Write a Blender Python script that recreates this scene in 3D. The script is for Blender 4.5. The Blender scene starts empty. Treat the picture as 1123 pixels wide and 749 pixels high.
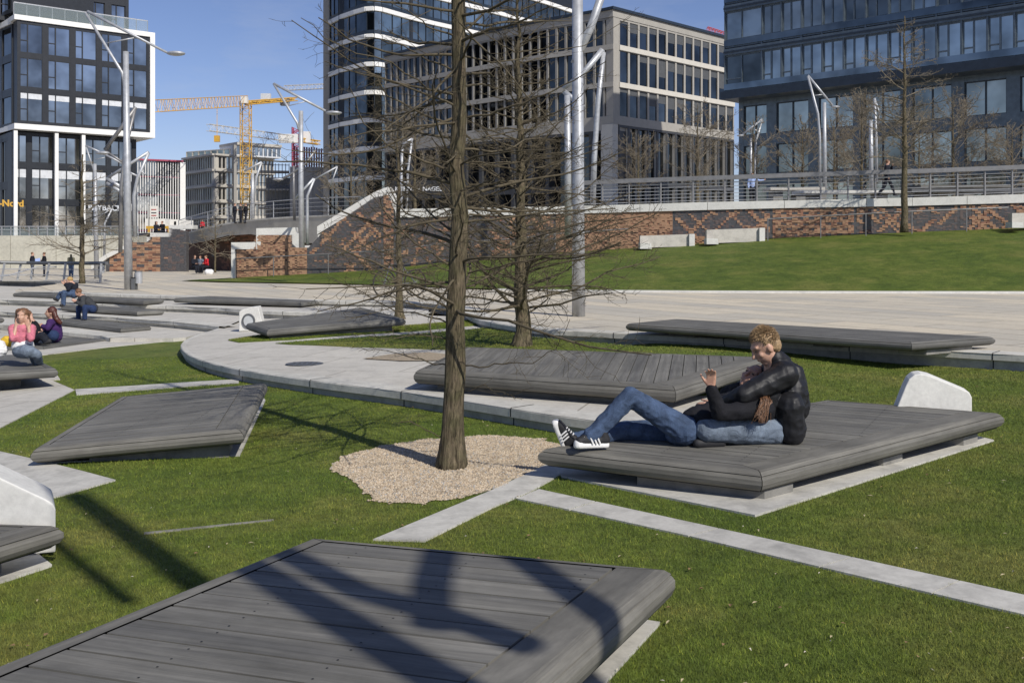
import bpy, bmesh, math, random
import numpy as np
from mathutils import Vector, Matrix, noise
random.seed(7)
C = bpy.context.scene.collection
F, CX, HY, CH = 1100.0, 561.5, 268.0, 1.9      # focal (px at 1123 wide), principal x, horizon y, eye height
# ---------------------------------------------------------------- surfaces
def sm(t):
    t = max(0.0, min(1.0, t)); return t*t*(3-2*t)
def z_lawn(x, y):
    z = .03 + .02*x - .003*y - .15*sm((-x-3)/5)
    z += .15*sm((y-11)/3.0)*sm((6.2-x)/3.2)*sm((x-1.2)/1.5)
    return z
def z_mid(x, y): return .21 + .02*x - .003*y - .15*sm((-x-3)/5)
def z_plaza(x, y): return .37 + .005*x - .004*y
def off(fn, d): return lambda x, y: fn(x, y)+d
def ray(px, py): return ((px-CX)/F, (HY-py)/F)
def at(px, py, Y):
    a, b = ray(px, py); return Vector((a*Y, Y, CH+b*Y))
def on(px, py, fn):
    if not callable(fn):
        zc = fn; fn = lambda x, y: zc
    a, b = ray(px, py); lo, hi = 1.0, 200.0
    for _ in range(50):
        m = (lo+hi)/2
        if CH+b*m > fn(a*m, m): lo = m
        else: hi = m
    Y = (lo+hi)/2
    return Vector((a*Y, Y, CH+b*Y))
# ---------------------------------------------------------------- object helpers
def tag(o, label=None, cat=None, group=None, kind=None):
    if label: o['label'] = label
    if cat: o['category'] = cat
    if group: o['group'] = group
    if kind: o['kind'] = kind
    return o
def thing(name, loc, label, cat, group=None):
    o = bpy.data.objects.new(name, None); C.objects.link(o); o.location = loc
    o.empty_display_size = .2
    return tag(o, label, cat, group)
def wloc(o):
    l = Vector(o.location)
    while o.parent: o = o.parent; l += Vector(o.location)
    return l
class MB:
    def __init__(s): s.v = []; s.f = []; s.m = []; s.uv = []
    def face(s, pts, mat=0, uv=None):
        i = len(s.v); s.v += [tuple(p) for p in pts]; s.f.append(tuple(range(i, i+len(pts)))); s.m.append(mat)
        s.uv += uv if uv else [(0, 0)]*len(pts)
    def box(s, a, b, mat=0):        # axis aligned
        x0, y0, z0 = a; x1, y1, z1 = b
        s.hexa([(x0,y0,z0),(x1,y0,z0),(x1,y1,z0),(x0,y1,z0)], [(x0,y0,z1),(x1,y0,z1),(x1,y1,z1),(x0,y1,z1)], mat)
    def hexa(s, lo, hi, mat=0):
        n = len(lo)
        s.face(hi, mat); s.face(lo[::-1], mat)
        for k in range(n):
            j = (k+1) % n; s.face([lo[k], lo[j], hi[j], hi[k]], mat)
    def slab(s, poly, t, mat=0):    # poly of 3D points (ccw from above), thickness down
        s.hexa([(p[0], p[1], p[2]-t) for p in poly], [tuple(p) for p in poly], mat)
    def obox(s, o, u, w, z0, z1, mat=0):   # oriented: origin o (2D), u, w 2D vectors spanning the base
        o = Vector(o[:2]); u = Vector(u); w = Vector(w)
        c = [o, o+u, o+u+w, o+w]
        if u.x*w.y-u.y*w.x < 0: c = c[::-1]
        s.hexa([(p.x, p.y, z0) for p in c], [(p.x, p.y, z1) for p in c], mat)
    def tube(s, pts, rad, n=6, mat=0, cap=True):
        pts = [Vector(p) for p in pts]; N = len(pts)
        if not hasattr(rad, '__len__'): rad = [rad]*N
        base = len(s.v); L = 0; up = None
        for k, p in enumerate(pts):
            d = (pts[min(k+1, N-1)]-pts[max(k-1, 0)])
            d = d.normalized() if d.length > 1e-9 else Vector((0,0,1))
            if up is None:
                r = Vector((1,0,0)) if abs(d.x) < .8 else Vector((0,1,0)); up = (r-d*r.dot(d)).normalized()
            else:
                up = (up-d*up.dot(d))
                up = up.normalized() if up.length > 1e-6 else d.orthogonal().normalized()
            si = d.cross(up)
            for j in range(n):
                a = 2*math.pi*j/n
                q = p+(up*math.cos(a)+si*math.sin(a))*rad[k]; s.v.append((q.x, q.y, q.z))
        for k in range(N-1):
            L2 = L+(pts[k+1]-pts[k]).length
            for j in range(n):
                j2 = (j+1) % n
                s.f.append((base+k*n+j, base+k*n+j2, base+(k+1)*n+j2, base+(k+1)*n+j)); s.m.append(mat)
                s.uv += [(j/n, L), ((j+1)/n, L), ((j+1)/n, L2), (j/n, L2)]
            L = L2
        if cap:
            s.f.append(tuple(base+j for j in range(n))[::-1]); s.m.append(mat); s.uv += [(0,0)]*n
            s.f.append(tuple(base+(N-1)*n+j for j in range(n))); s.m.append(mat); s.uv += [(0,0)]*n
    def build(s, name, mats, parent=None, smooth=False, origin=None, autos=False):
        me = bpy.data.meshes.new(name)
        if not isinstance(mats, (list, tuple)): mats = [mats]
        o = bpy.data.objects.new(name, me); C.objects.link(o)
        if parent is not None:
            base = wloc(parent); o.parent = parent
        else:
            if origin is None:
                a = np.array(s.v); mn, mx = a.min(0), a.max(0)
                origin = Vector(((mn[0]+mx[0])/2, (mn[1]+mx[1])/2, mn[2]))
            base = Vector(origin); o.location = base
        vv = [(p[0]-base.x, p[1]-base.y, p[2]-base.z) for p in s.v]
        me.from_pydata(vv, [], s.f)
        for m in mats: me.materials.append(m)
        me.polygons.foreach_set('material_index', s.m)
        uvl = me.uv_layers.new(name='UVMap')
        uvl.data.foreach_set('uv', [c for t in s.uv for c in t])
        if smooth: me.polygons.foreach_set('use_smooth', [True]*len(s.f))
        if autos: me.shade_smooth() if False else None
        me.update(); return o
def bevel(o, w, seg=2):
    bm = bmesh.new(); bm.from_mesh(o.data); bmesh.ops.remove_doubles(bm, verts=bm.verts, dist=1e-5)
    es = [e for e in bm.edges if len(e.link_faces) == 2 and e.calc_face_angle(0) > .5]
    bmesh.ops.bevel(bm, geom=es, offset=w, segments=seg, affect='EDGES', profile=.6)
    bm.to_mesh(o.data); bm.free()
# ---------------------------------------------------------------- materials
def nmat(name):
    m = bpy.data.materials.new(name); m.use_nodes = True; nt = m.node_tree; b = nt.nodes['Principled BSDF']
    return m, nt, b
def N(nt, t, **k):
    n = nt.nodes.new(t)
    for a, v in k.items(): setattr(n, a, v)
    return n
def ramp(nt, src, stops, interp='LINEAR'):
    r = N(nt, 'ShaderNodeValToRGB'); e = r.color_ramp; e.interpolation = interp
    while len(e.elements) < len(stops): e.elements.new(.5)
    for el, (p, c) in zip(e.elements, stops):
        el.position = p; el.color = (c[0], c[1], c[2], 1) if hasattr(c, '__len__') else (c, c, c, 1)
    nt.links.new(src, r.inputs[0]); return r.outputs[0]
def coords(nt, kind='Object', scale=(1,1,1), rot=(0,0,0)):
    t = N(nt, 'ShaderNodeTexCoord'); m = N(nt, 'ShaderNodeMapping'); m.inputs['Scale'].default_value = scale
    m.inputs['Rotation'].default_value = rot
    nt.links.new(t.outputs[kind], m.inputs[0]); return m.outputs[0]
def wcoords(nt, scale=(1,1,1)):
    g = N(nt, 'ShaderNodeNewGeometry'); m = N(nt, 'ShaderNodeMapping'); m.inputs['Scale'].default_value = scale
    nt.links.new(g.outputs['Position'], m.inputs[0]); return m.outputs[0]
def noi(nt, vec, scale, det=4, rough=.55, dist=0):
    n = N(nt, 'ShaderNodeTexNoise'); n.inputs['Scale'].default_value = scale; n.inputs['Detail'].default_value = det
    n.inputs['Roughness'].default_value = rough; n.inputs['Distortion'].default_value = dist
    nt.links.new(vec, n.inputs['Vector']); return n.outputs['Fac']
def mul(nt, a, b, fac=1.0, mode='MULTIPLY'):
    x = N(nt, 'ShaderNodeMix', data_type='RGBA', blend_type=mode)
    x.inputs[0].default_value = fac; nt.links.new(a, x.inputs[6]); nt.links.new(b, x.inputs[7]); return x.outputs[2]
def bump(nt, b, h, strength=.3, dist=.01):
    n = N(nt, 'ShaderNodeBump'); n.inputs['Strength'].default_value = strength; n.inputs['Distance'].default_value = dist
    nt.links.new(h, n.inputs['Height']); nt.links.new(n.outputs[0], b.inputs['Normal'])
def simple(name, col, rough=.6, metal=0, var=.12, scale=3, spec=.5, bmp=0):
    m, nt, b = nmat(name)
    v = coords(nt)
    f = noi(nt, v, scale, 5)
    c0 = [c*(1-var) for c in col]; c1 = [min(1, c*(1+var)) for c in col]
    nt.links.new(ramp(nt, f, [(.3, c0), (.7, c1)]), b.inputs['Base Color'])
    b.inputs['Roughness'].default_value = rough; b.inputs['Metallic'].default_value = metal
    b.inputs['Specular IOR Level'].default_value = spec
    if bmp: bump(nt, b, noi(nt, v, scale*8, 4), bmp, .01)
    return m
def concrete(name, col, stain=.3, joints=None, scale=1.0, rough=.85):
    m, nt, b = nmat(name)
    v = wcoords(nt)
    big = noi(nt, v, .5*scale, 6, .6); fine = noi(nt, v, 22, 5, .7); mid = noi(nt, v, 4*scale, 5, .65, .4)
    c = ramp(nt, big, [(.3, [k*(1-stain*.5) for k in col]), (.6, col), (.8, [min(1, k*1.06) for k in col])])
    c = mul(nt, c, ramp(nt, mid, [(.3, 1-stain*.6), (.55, 1.0)]))
    c = mul(nt, c, ramp(nt, fine, [(.3, .86), (.65, 1.03)]))
    if joints:
        bw, bh, rot, jw, tones = joints
        mp = N(nt, 'ShaderNodeMapping'); mp.inputs['Rotation'].default_value = (0, 0, rot)
        g = N(nt, 'ShaderNodeNewGeometry'); nt.links.new(g.outputs['Position'], mp.inputs[0])
        br = N(nt, 'ShaderNodeTexBrick'); br.inputs['Scale'].default_value = 1
        br.inputs['Brick Width'].default_value = bw; br.inputs['Row Height'].default_value = bh
        br.inputs['Mortar Size'].default_value = jw; br.inputs['Mortar Smooth'].default_value = .1; br.inputs['Bias'].default_value = 0
        br.inputs['Color1'].default_value = tones[0]+(1,); br.inputs['Color2'].default_value = tones[1]+(1,)
        br.inputs['Mortar'].default_value = (.55, .53, .5, 1)
        nt.links.new(mp.outputs[0], br.inputs['Vector']); c = mul(nt, c, br.outputs['Color'])
    nt.links.new(c, b.inputs['Base Color']); b.inputs['Roughness'].default_value = rough
    bump(nt, b, fine, .25, .004)
    return m
def wood(name, dark, light, rough=.75):
    m, nt, b = nmat(name)
    uv = coords(nt, 'UV', (.9, 17, 1)); uv2 = coords(nt, 'UV', (.12, 4.5, 1)); uv3 = coords(nt, 'UV', (5, 160, 1))
    a = noi(nt, uv, 1, 6, .65, .6); g = noi(nt, uv2, 1, 4, .6); h = noi(nt, uv3, 1, 3, .6)
    c = ramp(nt, a, [(.2, dark), (.82, light)])
    c = mul(nt, c, ramp(nt, g, [(.3, (.68, .68, .69)), (.7, (1.2, 1.18, 1.13))]))
    c = mul(nt, c, ramp(nt, h, [(.3, .84), (.65, 1.06)]))
    v = wcoords(nt); c = mul(nt, c, ramp(nt, noi(nt, v, 1.3, 6, .7), [(.3, .72), (.7, 1.18)]))
    nt.links.new(c, b.inputs['Base Color']); b.inputs['Roughness'].default_value = rough
    b.inputs['Specular IOR Level'].default_value = .35
    bump(nt, b, a, .5, .004)
    return m
def glass(name, col, var=.35, rough=.04, metal=1.0):
    m, nt, b = nmat(name)
    oi = N(nt, 'ShaderNodeObjectInfo'); v = coords(nt, 'Object')
    n1 = noi(nt, v, .35, 3, .5)
    c = ramp(nt, oi.outputs['Random'], [(0, [k*(1-var) for k in col]), (1, [k*(1+var) for k in col])])
    c = mul(nt, c, ramp(nt, n1, [(.35, .55), (.65, 1.25)]))
    nt.links.new(c, b.inputs['Base Color']); b.inputs['Metallic'].default_value = metal
    b.inputs['Roughness'].default_value = rough
    nb = noi(nt, v, .8, 2); bump(nt, b, nb, .06, .05)
    return m
M = {}
M['wood'] = wood('weathered_wood', (.102,.100,.090), (.258,.25,.225))
M['wood_far'] = wood('weathered_wood_far', (.097,.096,.088), (.22,.216,.20))
M['wood_rim'] = wood('weathered_wood_rim', (.098,.095,.084), (.26,.25,.22))
M['conc'] = concrete('pale_concrete', (.56,.53,.47), .3)
M['conc_top'] = concrete('light_paving', (.60,.57,.50), .25, (1.6, 1.6, .3, .012, ((1,1,1), (.94,.94,.94))))
M['strip'] = concrete('path_slab', (.58,.56,.50), .5)
M['coping'] = concrete('coping_concrete', (.62,.60,.53), .35)
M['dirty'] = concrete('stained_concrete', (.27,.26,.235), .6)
M['riser'] = concrete('riser_concrete', (.44,.425,.37), .5)
M['white_conc'] = concrete('white_concrete', (.70,.69,.64), .2)
M['fascia'] = concrete('ramp_concrete', (.5,.475,.41), .3, scale=.3)
M['wallconc'] = concrete('quay_concrete', (.55,.53,.44), .3, (4.0, 1.3, 0, .03, ((1,1,1), (.95,.95,.95))))
M['plaza'] = concrete('plaza_paving', (.66,.60,.49), .16, (3.2, .95, 1.05, .03, ((1.0,.97,.9), (.76,.78,.8))))
M['asphalt'] = concrete('grey_ground', (.2,.2,.2), .3)
M['white'] = simple('white_render', (.82,.81,.77), .6, var=.05)
M['dark_clad'] = simple('dark_cladding', (.016,.019,.024), .45, var=.2)
M['dark_band'] = simple('dark_band', (.05,.052,.056), .5, var=.2)
M['blue_clad'] = simple('blue_grey_cladding', (.10,.125,.145), .22, .25, var=.2)
M['blue_dark'] = simple('dark_blue_cladding', (.02,.03,.045), .4, var=.2)
M['stone'] = concrete('facade_stone', (.39,.37,.33), .15, scale=.4)
M['stone_lt'] = concrete('facade_stone_light', (.62,.59,.52), .12, scale=.4)
M['grey_wall'] = concrete('grey_wall', (.36,.36,.36), .2, scale=.3)
M['steel'] = simple('galvanised_steel', (.44,.45,.46), .45, .35, .18, 6)
M['steel_dk'] = simple('dark_steel', (.13,.135,.14), .5, .4, .15, 6)
M['rail'] = simple('steel_rail', (.25,.245,.24), .45, .5, .15, 5)
M['glass_a'] = glass('window_glass_blue', (.36,.36,.345))
M['glass_b'] = glass('window_glass_dark', (.115,.12,.12))
M['glass_c'] = glass('window_glass_teal', (.42,.42,.36))
M['glass_d'] = glass('window_glass_shade', (.33,.335,.31), .6); M['glass_e'] = glass('spandrel_glass', (.22,.235,.235))
M['blind'] = simple('blind', (.62,.64,.66), .7)
M['blind_dk'] = simple('grey_blind', (.08,.085,.09), .7)
M['yellow'] = simple('crane_yellow', (.62,.36,.05), .5)
M['red'] = simple('crane_red', (.55,.07,.06), .5)
M['redbox'] = simple('red_formwork', (.35,.05,.09), .6)
M['black'] = simple('black_rubber', (.02,.02,.02), .6)
M['void'] = simple('dark_interior', (.012,.014,.018), .8)
M['lens'] = simple('lamp_lens', (.5,.52,.52), .2)
M['gravel_deep'] = simple('gravel_base', (.33,.27,.19), .95, var=.3, scale=30)
def mk_grass(name, cols, blade=False):
    m, nt, b = nmat(name)
    v = wcoords(nt)
    a = noi(nt, v, .55, 6, .65); c2 = noi(nt, v, 7 if blade else 14, 5, .7)
    c = ramp(nt, a, [(.36, cols[0]), (.5, cols[1]), (.64, cols[2])])
    c = mul(nt, c, ramp(nt, c2, [(.3, .62), (.7, 1.35)]))
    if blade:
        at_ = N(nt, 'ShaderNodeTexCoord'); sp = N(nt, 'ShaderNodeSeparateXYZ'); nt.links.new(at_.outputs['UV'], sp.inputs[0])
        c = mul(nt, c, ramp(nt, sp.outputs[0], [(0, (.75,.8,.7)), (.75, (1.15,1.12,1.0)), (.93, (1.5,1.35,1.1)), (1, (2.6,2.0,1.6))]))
    else:
        c4 = noi(nt, v, 2.2, 6, .75); c = mul(nt, c, ramp(nt, c4, [(.3, .8), (.7, 1.2)])); c3 = noi(nt, v, 60, 4, .8); c = mul(nt, c, ramp(nt, c3, [(.3, .5), (.7, 1.5)])); bump(nt, b, c3, .8, .03)
    nt.links.new(c, b.inputs['Base Color']); b.inputs['Roughness'].default_value = .7
    b.inputs['Specular IOR Level'].default_value = .25
    return m
GC = [(.100,.142,.024), (.128,.162,.029), (.168,.178,.042)]
M['lawn'] = mk_grass('lawn_turf', GC)
M['blade'] = mk_grass('grass_blade', [(.100,.150,.023), (.130,.175,.029), (.185,.195,.05)], True)
M['hill'] = mk_grass('hill_turf', [(.072,.108,.015), (.100,.134,.020), (.140,.155,.032)])
def mk_bark(name, a_, b_):
    m, nt, b = nmat(name)
    v = coords(nt, 'UV', (34, 7, 1)); n = noi(nt, v, 1, 6, .7, .5); w = wcoords(nt); n2 = noi(nt, w, 9, 5)
    c = ramp(nt, n, [(.35, a_), (.65, b_)]); c = mul(nt, c, ramp(nt, n2, [(.3, (.75,.8,.6)), (.7, (1.15,1.08,1.0))]))
    nt.links.new(c, b.inputs['Base Color']); b.inputs['Roughness'].default_value = .9; b.inputs['Specular IOR Level'].default_value = .2
    bump(nt, b, n, 1.0, .02)
    return m
M['bark'] = mk_bark('bark', (.035,.029,.021), (.215,.18,.13))
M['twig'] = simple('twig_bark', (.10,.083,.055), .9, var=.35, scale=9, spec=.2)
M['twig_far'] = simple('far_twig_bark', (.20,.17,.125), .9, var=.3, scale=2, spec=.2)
# ================================================================ SETTING
def split_tri(q, fn, dz, mb, lim, d=0):
    e = [(q[i]-q[(i+1) % 3]).length for i in range(3)]; k = e.index(max(e))
    if e[k] < lim or d > 12: mb.face(q); return
    a, b, c = q[k], q[(k+1) % 3], q[(k+2) % 3]; m = (a+b)/2; m = Vector((m.x, m.y, fn(m.x, m.y)+dz))
    split_tri([a, m, c], fn, dz, mb, lim, d+1); split_tri([m, b, c], fn, dz, mb, lim, d+1)
def poly_obj(name, pxs, fn, mat, dz=0, t=None, label=None, cat=None, kind='structure', parent=None, world=None, sub=0, zf=None):
    pts = world if world else [on(x, y, fn) for x, y in pxs]
    pts = [Vector((p[0], p[1], p[2]+dz)) for p in pts]
    ar = sum(pts[i].x*pts[(i+1) % len(pts)].y-pts[(i+1) % len(pts)].x*pts[i].y for i in range(len(pts)))
    if ar < 0: pts = pts[::-1]
    from mathutils.geometry import tessellate_polygon
    tri = tessellate_polygon([[Vector((p.x, p.y, 0)) for p in pts]])
    mb = MB()
    for a, b, c in tri:
        q = [pts[a], pts[b], pts[c]]
        if (q[1]-q[0]).cross(q[2]-q[0]).z < 0: q = q[::-1]
        if zf: split_tri(q, zf, dz, mb, .9)
        else: mb.face(q)
    if t:
        for i in range(len(pts)):
            p, q = pts[i], pts[(i+1) % len(pts)]
            mb.face([p-Vector((0,0,t)), q-Vector((0,0,t)), q, p])
    o = mb.build(name, mat, parent)
    if zf:
        bm = bmesh.new(); bm.from_mesh(o.data); bmesh.ops.remove_doubles(bm, verts=bm.verts, dist=1e-4); bm.to_mesh(o.data); bm.free()
    if parent is None: tag(o, label, cat, kind=kind)
    return o
# base ground sheet to the horizon
g = MB(); g.face([(-1500,-300,-.95),(1500,-300,-.95),(1500,2500,-.95),(-1500,2500,-.95)])
tag(g.build('ground', M['asphalt']), kind='structure')
# lawn heightfield
def grid(name, xs, ys, fn, mat, kind='structure', keep=None):
    v = []; f = []
    for y in ys:
        for x in xs: v.append((x, y, fn(x, y)))
    n = len(xs)
    for j in range(len(ys)-1):
        for i in range(n-1):
            if keep and not keep((xs[i]+xs[i+1])/2, (ys[j]+ys[j+1])/2): continue
            a = j*n+i; f.append((a, a+1, a+n+1, a+n))
    me = bpy.data.meshes.new(name); me.from_pydata(v, [], f); me.materials.append(mat)
    me.polygons.foreach_set('use_smooth', [True]*len(f))
    o = bpy.data.objects.new(name, me); C.objects.link(o); tag(o, kind=kind); return o
PE = [(-60,308),(68,309),(60,312),(34,315),(17,317.5),(17,320),(60,320.6),(120,322.8),(240,326.5),(352,330),(434,331.5),(480,334),(502,339),(515,347),(532,352.5),(583,360.5),(630,363.3),(700,367),(816,373),(900,377.5),(1000,383),(1123,390),(1300,401)]
PEw = [on(x, y, z_plaza) for x, y in PE]
def ybound(x):   # front edge of the plaza in world at x
    pts = [(p.x, p.y) for p in PEw[7:]]
    for (x0, y0), (x1, y1) in zip(pts, pts[1:]):
        if x0 <= x <= x1: return y0+(y1-y0)*(x-x0)/(x1-x0+1e-9)
    return 60 if x < pts[0][0] else pts[-1][1]
MC = [(247,357.5),(232,362.5),(215,367.5),(203,373),(198,379),(202,386),(212,392),(228,397.5),(244,401.5),(276,407.5),(340,417),(404,425),(440,429.5),(500,438.5),(560,448),(602,454.5),(650,461),(690,465),(735,468),(780,462),(815,448),(838,425),(850,402)]
MCw = [on(x, y, z_mid) for x, y in MC]
LB_ = [(-80,402),(0,396),(42,390.5),(120,381),(200,373)]      # back edge of the left lawn
LBw = [on(x, y, z_lawn) for x, y in LB_]
def lawn_keep(x, y):
    if x < MCw[4].x:
        a = [(p.x, p.y) for p in LBw]
        for (x0, y0), (x1, y1) in zip(a, a[1:]):
            if x0 <= x <= x1: return y < y0+(y1-y0)*(x-x0)/(x1-x0)+.25
        return y < a[-1][1]+.2 if x > a[-1][0] else y < a[0][1]
    return y < ybound(x)+.1
xs = list(np.arange(-16, 18, .25)); ys = list(np.arange(-6, 24, .25))
grid('lawn', xs, ys, z_lawn, M['lawn'], keep=lawn_keep)
# --- plaza
back = [(1500,322),(1500,300),(700,293),(-60,293)]
plz_w = PEw + [Vector((60,34,z_plaza(60,34))), Vector((70,58,z_plaza(70,58))), Vector((20,58,z_plaza(20,58))), Vector((-8,58,z_plaza(-8,58))), Vector((-12,90,z_plaza(-12,90))), Vector((-75,95,z_plaza(-75,95)))]
poly_obj('plaza_paving', None, None, M['plaza'], world=plz_w)
# --- mid terrace
mid_w = MCw + [on(x, y, z_mid) for x, y in [(852,390),(800,386),(700,380),(640,375),(583,369),(532,362),(512,353),(495,347),(440,345),(350,345.5),(262,344)]]
poly_obj('middle_terrace', None, None, M['conc_top'], world=mid_w, zf=z_mid)
# --- steps at the left
def zs(k):
    d = [-.15, -.33, -.50, -.66][k]
    return lambda x, y: z_plaza(x, y)+d
S_edges = {
 'a': [(-60,328.5),(0,329),(66,331),(120,334),(200,336.2),(240,337.8),(262,339.4),(310,342),(380,343.5),(470,344)],
 'b': [(-60,341),(0,342),(60,345),(120,348),(190,353),(229,357)],
 'c': [(-60,354),(0,356),(40,360),(69,363.8),(104,367.2),(121,370.5)],
}
for nm, k, bk in (('a', 0, [(470,334),(350,328),(240,322),(120,317),(-60,312)]), ('b', 1, [(300,341.5),(262,341),(120,330),(-60,323)]), ('c', 2, [(247,356),(229,352),(120,342),(-60,336)])):
    pts = [on(x, y, zs(k)) for x, y in S_edges[nm]]
    if nm == 'b': pts += [on(x, y, zs(k)) for x, y in [(247,358.5),(262,352)]]
    if nm == 'c': pts += [on(x, y, zs(k)) for x, y in [(190,371),(204,370),(231,363)]]
    pts += [on(x, y, zs(k)) for x, y in bk]
    poly_obj('step_tread', None, None, M['conc_top'], world=pts, t=.4 if nm == 'c' else None)
poly_obj('lower_paving', None, None, M['conc_top'], dz=.012, t=.3, world=[on(x, y, z_lawn) for x, y in LB_]+[on(x, y, z_lawn) for x, y in [(204,369),(190,364),(120,360),(69,355),(-80,345)]])
# low walls: coping + recessed base swept along an edge
def low_wall(edge, fn, h, cw, label, seg=1.7, name='retaining_wall', group=None, cm='coping', lm='riser', ch=.09, push=0):
    pts = [on(x, y, fn) for x, y in edge]
    # resample smooth
    P = []
    for i in range(len(pts)-1):
        p0, p1, p2, p3 = pts[max(i-1,0)], pts[i], pts[i+1], pts[min(i+2, len(pts)-1)]
        n = max(2, min(8, int((p2-p1).length/.35)))
        for k in range(n):
            t = k/n
            P.append(.5*((2*p1)+(-p0+p2)*t+(2*p0-5*p1+4*p2-p3)*t*t+(-p0+3*p1-3*p2+p3)*t**3))
    P.append(pts[-1])
    root = thing(name, P[len(P)//2]-Vector((0,0,h)), label, 'wall', group)
    cop, low = MB(), MB()
    nr = []
    for i in range(len(P)):
        d = (P[min(i+1, len(P)-1)]-P[max(i-1, 0)]); d.z = 0; d.normalize()
        nr.append(Vector((-d.y, d.x, 0)))     # points inward (away from viewer) for left->right edges
    P = [p-q*push for p, q in zip(P, nr)]
    prof = [(cw, .006), (.015, .006), (0, -.01), (0, -ch), (.05, -ch)]
    acc = 0; last = 0
    for i in range(len(P)-1):
        L = (P[i+1]-P[i]).length; acc += L
        for a in range(len(prof)-1):
            (s0, h0), (s1, h1) = prof[a], prof[a+1]
            gap = 0
            A0 = P[i]+nr[i]*s0+Vector((0,0,h0)); A1 = P[i+1]+nr[i+1]*s0+Vector((0,0,h0))
            B0 = P[i]+nr[i]*s1+Vector((0,0,h1)); B1 = P[i+1]+nr[i+1]*s1+Vector((0,0,h1))
            cop.face([B0, B1, A1, A0])
        A0 = P[i]+nr[i]*.045; A1 = P[i+1]+nr[i+1]*.045
        low.face([A0-Vector((0,0,h+.1)), A1-Vector((0,0,h+.1)), A1-Vector((0,0,ch-.01)), A0-Vector((0,0,ch-.01))])
        if acc-last > seg:      # joint line
            last = acc
            q = P[i+1]; n_ = nr[i+1]; d = Vector((n_.y, -n_.x, 0))*.008
            for (s0, h0), (s1, h1) in zip(prof[:3], prof[1:4]):
                e = n_*-.003+Vector((0,0,.003))
                cop.face([q-d+n_*s1+Vector((0,0,h1))+e, q+d+n_*s1+Vector((0,0,h1))+e, q+d+n_*s0+Vector((0,0,h0))+e, q-d+n_*s0+Vector((0,0,h0))+e], 1)
            low.face([q-d*1.0+n_*.042-Vector((0,0,h+.1)), q+d+n_*.042-Vector((0,0,h+.1)), q+d+n_*.042-Vector((0,0,ch)), q-d+n_*.042-Vector((0,0,ch))], 1)
    cop.build('coping', [M[cm], M['void']], root); low.build('base', [M[lm], M['void']], root)
    return root
low_wall(MC, z_mid, .2, .34, 'curved pale concrete edge wall with wide coping sweeping round the middle terrace behind the near lawn')
low_wall(PE[5:14], z_plaza, .16, .5, 'long low riser along the plaza edge behind the left rows of decks', lm='riser')
low_wall(PE[13:], z_plaza, .22, .42, 'retaining wall with pale coping under the long dark bench on the right', lm='riser')
low_wall(S_edges['a'], zs(0), .2, .5, 'second step riser from the top of the left seating terraces', seg=2.4, lm='riser')
low_wall(S_edges['b']+[(240,358.2)], zs(1), .2, .5, 'third step riser from the top, ending beside the curved terrace edge', seg=2.4, lm='riser')
low_wall(S_edges['c'], zs(2), .2, .5, 'lowest step riser behind the long haired seated women', seg=2.4, lm='riser', push=.02)
low_wall([(-60,308),(0,308.2),(68,309)], z_plaza, .5, .4, 'dark quay edge below the curved railing at far left', lm='dirty')
# --- strips, slabs, gravel on lawn
EXC = []
def sheet(name, pxs, fn, mat, dz=.012, t=.06, ex=True):
    w = [on(x, y, fn) for x, y in pxs]
    if ex: EXC.append([(p.x, p.y) for p in w])
    return poly_obj(name, None, None, mat, dz=dz, world=w, t=t, zf=fn)
sheet('path_strip', [(409,593),(466,594.5),(540,557.5),(581,540.5),(613,522.5),(623,516),(602,509),(540,538.4)], z_lawn, M['strip'])
st_top = [(590,537.5),(700,561.5),(800,583.5),(950,616),(1140,658)]; st_bot = [(566,548),(687,573.5),(800,599.5),(950,635.5),(1140,680)]
def along(pl, f):
    x = pl[0][0]+(pl[-1][0]-pl[0][0])*f
    for a, b in zip(pl, pl[1:]):
        if a[0] <= x <= b[0]: return (x, a[1]+(b[1]-a[1])*(x-a[0])/(b[0]-a[0]))
    return pl[-1]
cuts = [0, .115, .36, .625, .84, 1.0]
cutsb = [0, .103, .33, .58, .795, 1.0]
for i in range(5):
    e = .0014
    sheet('path_strip', [along(st_top, cuts[i]+e), along(st_top, cuts[i+1]-e), along(st_bot, cutsb[i+1]-e), along(st_bot, cutsb[i]+e)], z_lawn, M['strip'])
sheet('paving', [(-60,421),(0,418),(50,414.5),(82,428.3),(0,470),(-60,500)], z_lawn, M['conc_top'])
sheet('path_strip', [(82.5,427.6),(262,416.5),(262,420.5),(84,433.6)], z_lawn, M['strip'])
sheet('paving_edge', [(158,585),(300,570.4),(300,571.0),(158,586.2)], z_lawn, M['dirty'], ex=False, dz=.010)
sheet('paving', [(-60,486),(0,496),(127,527.5),(62,546),(-60,575)], z_lawn, M['strip'])
GR = [(364,513),(372,503),(398,495),(430,488),(470,482),(520,478.5),(565,479),(597,482),(612,489),(622,500),(602,510),(570,524),(540,538),(505,547),(470,551),(425,553),(408,548),(398,538),(385,528),(370,520)]
GRw = []
for i in range(len(GR)):
    p0, p1 = on(*GR[i], z_lawn), on(*GR[(i+1) % len(GR)], z_lawn)
    for k in range(5):
        q = p0.lerp(p1, k/5); q += Vector((random.gauss(0, .022), random.gauss(0, .03), 0)); q.z = z_lawn(q.x, q.y); GRw.append(q)
EXC.append([(p.x, p.y) for p in GRw])
gr_o = poly_obj('gravel_bed', None, None, M['gravel_deep'], world=GRw, dz=.008, zf=z_lawn)
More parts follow.
